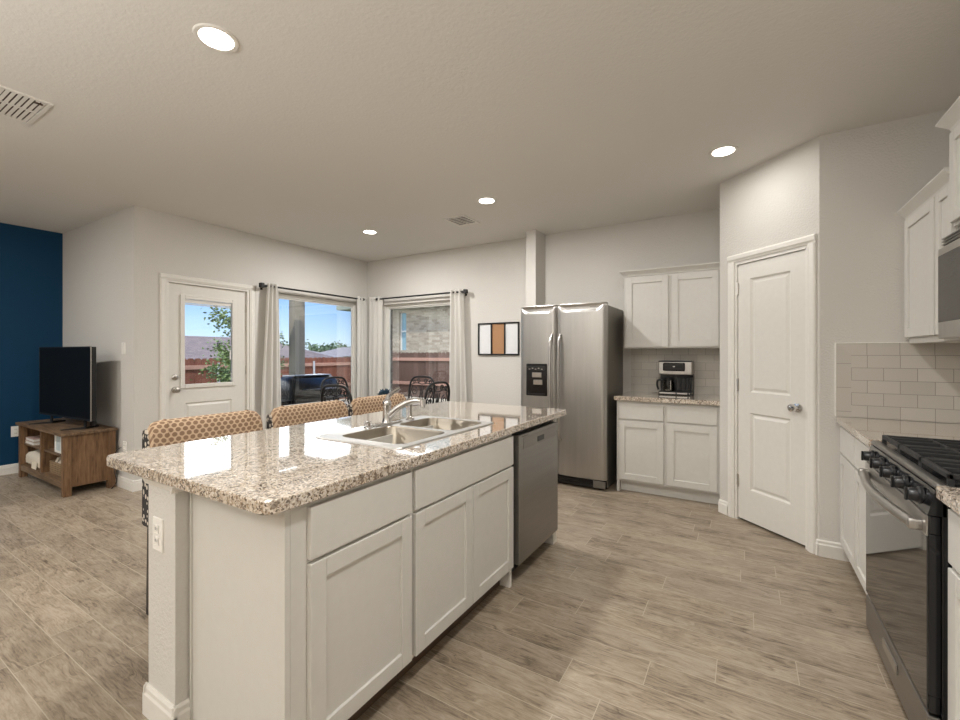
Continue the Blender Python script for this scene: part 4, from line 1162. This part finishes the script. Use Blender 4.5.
t = thing('photo_frame', 'small white picture frame standing on the upper right shelf', 'picture frame', (-5.64, 1.50, .3655))
m = MB(Fr((-5.64, 1.50, 0), (1,0,0), (0,-1,0)))
m.box(-.09, .09, 0, .015, .366, .386, .002).box(-.09, .09, 0, .015, .526, .546, .002).box(-.09, -.07, 0, .015, .386, .526, .002).box(.07, .09, 0, .015, .386, .526, .002); m.build('frame', m_white, t)
MB(Fr((-5.64, 1.50, 0), (1,0,0), (0,-1,0))).box(-.07, .07, .002, .008, .386, .526).build('print', plain('pale_print', srgb(190, 200, 200), .4, 0, .2, 25), t)
MB(Fr((-5.64, 1.50, 0), (1,0,0), (0,-1,0))).box(-.02, .02, -.06, 0, .366, .37).build('easel_foot', m_white, t)

# ------------------------------------------------------------------ outdoors
GZ = -.45
struct(MB().box(-140, 20, YB+.25, 140, GZ-.3, GZ).box(-140, XL-.25, -60, YB+.25, GZ-.3, GZ).build('ground', m_soil))
struct(MB().box(-8.1, XL-.22, YT+.12, 7.2, GZ, -.06).build('patio_slab', m_conc))
t = thing('patio_beam', 'tan open beam frame carried by the patio post', 'beam', (-7.6, 5.53, 2.5))
MB().box(-7.68, -7.52, 2.0, 5.64, 2.50, 2.72, .004).build('long_beam', m_trimtan, t)
MB().box(-7.519, XL-.225, 5.46, 5.60, 2.50, 2.72, .004).build('cross_beam', m_trimtan, t)
t = thing('patio_post', 'tan square patio post seen through the window beside the patio door', 'post', (-7.6, 5.53, -.06))
MB().box(-7.70, -7.50, 5.42, 5.64, -.06, 2.50, .004).build('shaft', m_trimtan, t)
MB().box(-7.73, -7.47, 5.39, 5.67, -.06, .12, .006).build('base_trim', m_trimtan, t)
# grill
gy0, gy1, gx = 4.15, 4.95, -6.0
t = thing('gas_grill', 'black hooded gas grill on the patio outside the window', 'grill', (gx, 4.55, -.06))
m = MB(); L = []
prof = [(-.27, .62), (.27, .62), (.30, .68), (.29, .80), (.23, .91), (.12, .965), (-.08, .975), (-.20, .93), (-.27, .84), (-.29, .72)]
for y, k in ((gy0-.05, .78), (gy0-.02, .93), (gy0+.04, 1.0), (gy1-.04, 1.0), (gy1+.02, .93), (gy1+.05, .78)):
    L.append([(gx+p[0]*k, y, .62+(p[1]-.62)*k) for p in prof])
m.loft(L); m.build('hood', plain('grill_enamel', (.02, .02, .02), .3), t, 40)
MB().box(gx-.14, gx+.16, gy0+.05, gy1-.05, .968, .985, .008).build('hood_top_plate', m_dsteel, t)
m = MB().tube([(gx+.29, gy0+.12, .76), (gx+.35, gy0+.12, .77), (gx+.35, gy1-.12, .77), (gx+.29, gy1-.12, .76)], .012, 8); m.build('hood_handle', m_steel, t, 50)
MB().box(gx-.27, gx+.27, gy0, gy1, .46, .62, .01).build('firebox', m_black, t)
cb = MB().box(gx-.25, gx+.25, gy0+.02, gy1-.02, .02, .46, .005).build('cart', m_black, t)
for y in (gy0-.30, gy1+.02): MB().box(gx-.24, gx+.24, y, y+.28, .585, .62, .006).build('side_shelf', m_black, t)
for y in (gy0+.10, gy1-.10):
    for x in (gx-.2, gx+.2): MB().lathe((x, y-.02, .0), [(0, 0), (.06, 0), (.06, .04), (0, .04)], 'o', 16).build('wheel', m_rubber, t, 40)
for k in range(4): MB().cyl((gx+.27, gy0+.14+k*.17, .54), .022, .03, 'a', 14).build('knob', m_steel, t, 40)

# fences
def fence(name, fr, a0, a1, ztop, mat, label, posts, step=.145, dog=True):
    t = thing(name, label, 'fence', tuple(fr((a0+a1)/2, 0, GZ)))
    m = MB(fr); a = a0; rn = random.Random(int(a0*10)+3)
    while a < a1:
        zt = ztop+rn.uniform(-.006, .006); z0 = GZ
        m.loft([[(a+.003, o, z0), (a+step-.003, o, z0), (a+step-.003, o, zt-.03), (a+step-.033, o, zt), (a+.033, o, zt), (a+.003, o, zt-.03)] for o in (-.008, .008)])
        a += step
    m.build('boards', mat, t)
    for z in (GZ+.25, (GZ+ztop)/2-.02, ztop-.24): MB(fr).box(a0, a1, .008, .046, z, z+.09, .003).build('rail', m_rail, t)
    for p in posts:
        MB(fr).cyl((p, .078, GZ), .03, ztop-GZ-.10, 'z', 14).build('post', m_galv, t, 40)
    return t
fence('wooden_fence', Fr((-10.2, 0, 0), (0,1,0), (1,0,0)), -1.5, 9.60, 1.22, m_fenceY, 'red brown wooden fence across the yard behind the grill', [5.35, 7.9, 3.0, .6])
fence('wooden_fence', Fr((0, 9.75, 0), (1,0,0), (0,-1,0)), -10.2, -.5, 1.36, m_fenceX, 'weathered brown wooden fence in front of the brick house', [-9.9, -3.6])

# neighbour's brick house
HX0, HY = -12.4, 11.6
t = thing('brick_house', 'tan brick neighbouring house rising behind the weathered fence', 'house', (-5.5, 14, GZ))
m = MB(Fr((0, HY, 0), (1,0,0), (0,-1,0))); wn = (-10.32, -10.02, 1.45, 2.75)
m.box(HX0, wn[0], -.15, 0, GZ, 3.1).box(wn[1], 0, -.15, 0, GZ, 3.1).box(wn[0], wn[1], -.15, 0, GZ, wn[2]).box(wn[0], wn[1], -.15, 0, wn[3], 3.1)
m.box(HX0, HX0+.15, -6, -.15, GZ, 3.1); m.build('brick_wall', m_brick, t)
wf = MB(Fr((0, HY, 0), (1,0,0), (0,-1,0))).box(wn[0], wn[0]+.04, -.12, -.05, wn[2], wn[3]).box(wn[1]-.04, wn[1], -.12, -.05, wn[2], wn[3]).box(wn[0]+.04, wn[1]-.04, -.12, -.05, 2.08, 2.13).build('window', m_white, t)
MB(Fr((0, HY, 0), (1,0,0), (0,-1,0))).box(wn[0]+.04, wn[1]-.04, -.10, -.09, wn[2], wn[3]).build('pane', plain('pale_pane', srgb(150, 180, 190), .1), wf)
m = MB().loft([[(HX0-.62, HY-.45, 2.95), (0, HY-.45, 2.95), (0, HY+6.5, 2.95), (HX0-.62, HY+6.5, 2.95)], [(HX0-.62, HY-.45, 3.10), (0, HY-.45, 3.10), (0, HY+6.5, 3.10), (HX0-.62, HY+6.5, 3.10)], [(HX0+2.9, HY+3.0, 4.8), (-3, HY+3.0, 4.8), (-3, HY+3.1, 4.8), (HX0+2.9, HY+3.1, 4.8)]])
m.build('roof', m_soffit, t)
# house behind the fence (through the door)
def far_house(x, y, w, d, zr, ze, label, mat=m_shingle, wall=m_trimtan, grp=None):
    t = thing('distant_house', label, 'house', (x, y, GZ), group=grp)
    MB().box(x-d/2+.3, x+d/2-.3, y-w/2+.4, y+w/2-.4, GZ, ze).build('walls', wall, t)
    MB().loft([[(x-d/2, y-w/2, ze), (x+d/2, y-w/2, ze), (x+d/2, y+w/2, ze), (x-d/2, y+w/2, ze)], [(x-.05, y-w/2+d*.3, zr), (x+.05, y-w/2+d*.3, zr), (x+.05, y+w/2-d*.3, zr), (x-.05, y+w/2-d*.3, zr)]]).build('roof', mat, t)
    for k in (.25, .6): MB().cyl((x+d*.22, y-w/2+w*k, ze+(zr-ze)*.45), .07, .35, 'z', 10).build('roof_pipe', m_black, t)
    return t
far_house(-22, 9.2, 14.0, 9.0, 2.15, .9, 'house with a wide grey brown shingle roof behind the fence, seen through the patio door')
far_house(-50, 34, 12, 10, 2.0, .9, 'far pale roofed house at the horizon, left of the patio post', m_hazeroof)
far_house(-50, 47, 12, 10, 2.3, 1.0, 'far pale roofed house at the horizon, right of the patio post', m_hazeroof)
# trees
def tree(x, y, z0, h, r, n, leafsize, label, mat, seed, cz=None, trunk=.05, name='yard_tree'):
    rn = random.Random(seed); t = thing(name, label, 'tree', (x, y, z0))
    m = MB(); cz = cz or z0+h*.62
    m.tube([(x, y, z0), (x+.03, y+.02, z0+h*.4), (x-.02, y, z0+h*.92)], [trunk, trunk*.7, trunk*.15], 8, 3)
    tips = []
    for k in range(16):
        th = rn.uniform(0, 2*PI); zz = z0+h*rn.uniform(.3, .85); rr_ = r*rn.uniform(.6, 1.0)*(1-.5*abs((zz-cz)/(h*.5)))
        e_ = (x+math.cos(th)*rr_, y+math.sin(th)*rr_, zz+rr_*rn.uniform(.2, .7)); tips.append(((x, y, zz), e_))
        m.tube([(x, y, zz), ((x+e_[0])/2, (y+e_[1])/2, (zz+e_[2])/2+.03*rr_), e_], [trunk*.3, trunk*.2, trunk*.08], 5, 2)
    m.build('trunk', m_bark, t, 50)
    m = MB()
    for k in range(n):
        a_, b_ = rn.choice(tips); u = rn.uniform(.35, 1.08)
        c = Vector(a_).lerp(Vector(b_), u) + Vector((rn.gauss(0, 1), rn.gauss(0, 1), rn.gauss(0, 1)))*r*.11
        d = Vector((rn.uniform(-1, 1), rn.uniform(-1, 1), rn.uniform(-.8, .5))).normalized(); s_ = d.orthogonal().normalized()*leafsize*.35
        e_ = c+d*leafsize; mid = (c+e_)/2 + d.cross(s_).normalized()*leafsize*.06
        v_ = [m.bm.verts.new(p) for p in (c, mid-s_, e_, mid+s_)]; m.bm.faces.new((v_[0], v_[1], v_[2])); m.bm.faces.new((v_[0], v_[2], v_[3]))
    f = m.build('foliage', mat, t)
    return t
tree(-8.6, 4.95, GZ, 3.05, .90, 4200, .06, 'young leafy tree in the yard, seen through the patio door glass', m_leaf, 4)
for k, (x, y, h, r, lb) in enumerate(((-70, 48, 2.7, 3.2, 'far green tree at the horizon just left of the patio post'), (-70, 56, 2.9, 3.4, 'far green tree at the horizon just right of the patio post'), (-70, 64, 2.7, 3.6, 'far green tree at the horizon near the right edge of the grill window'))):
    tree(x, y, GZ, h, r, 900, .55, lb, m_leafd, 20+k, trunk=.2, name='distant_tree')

for o in bpy.data.objects:
    if '_base' in o: del o['_base']
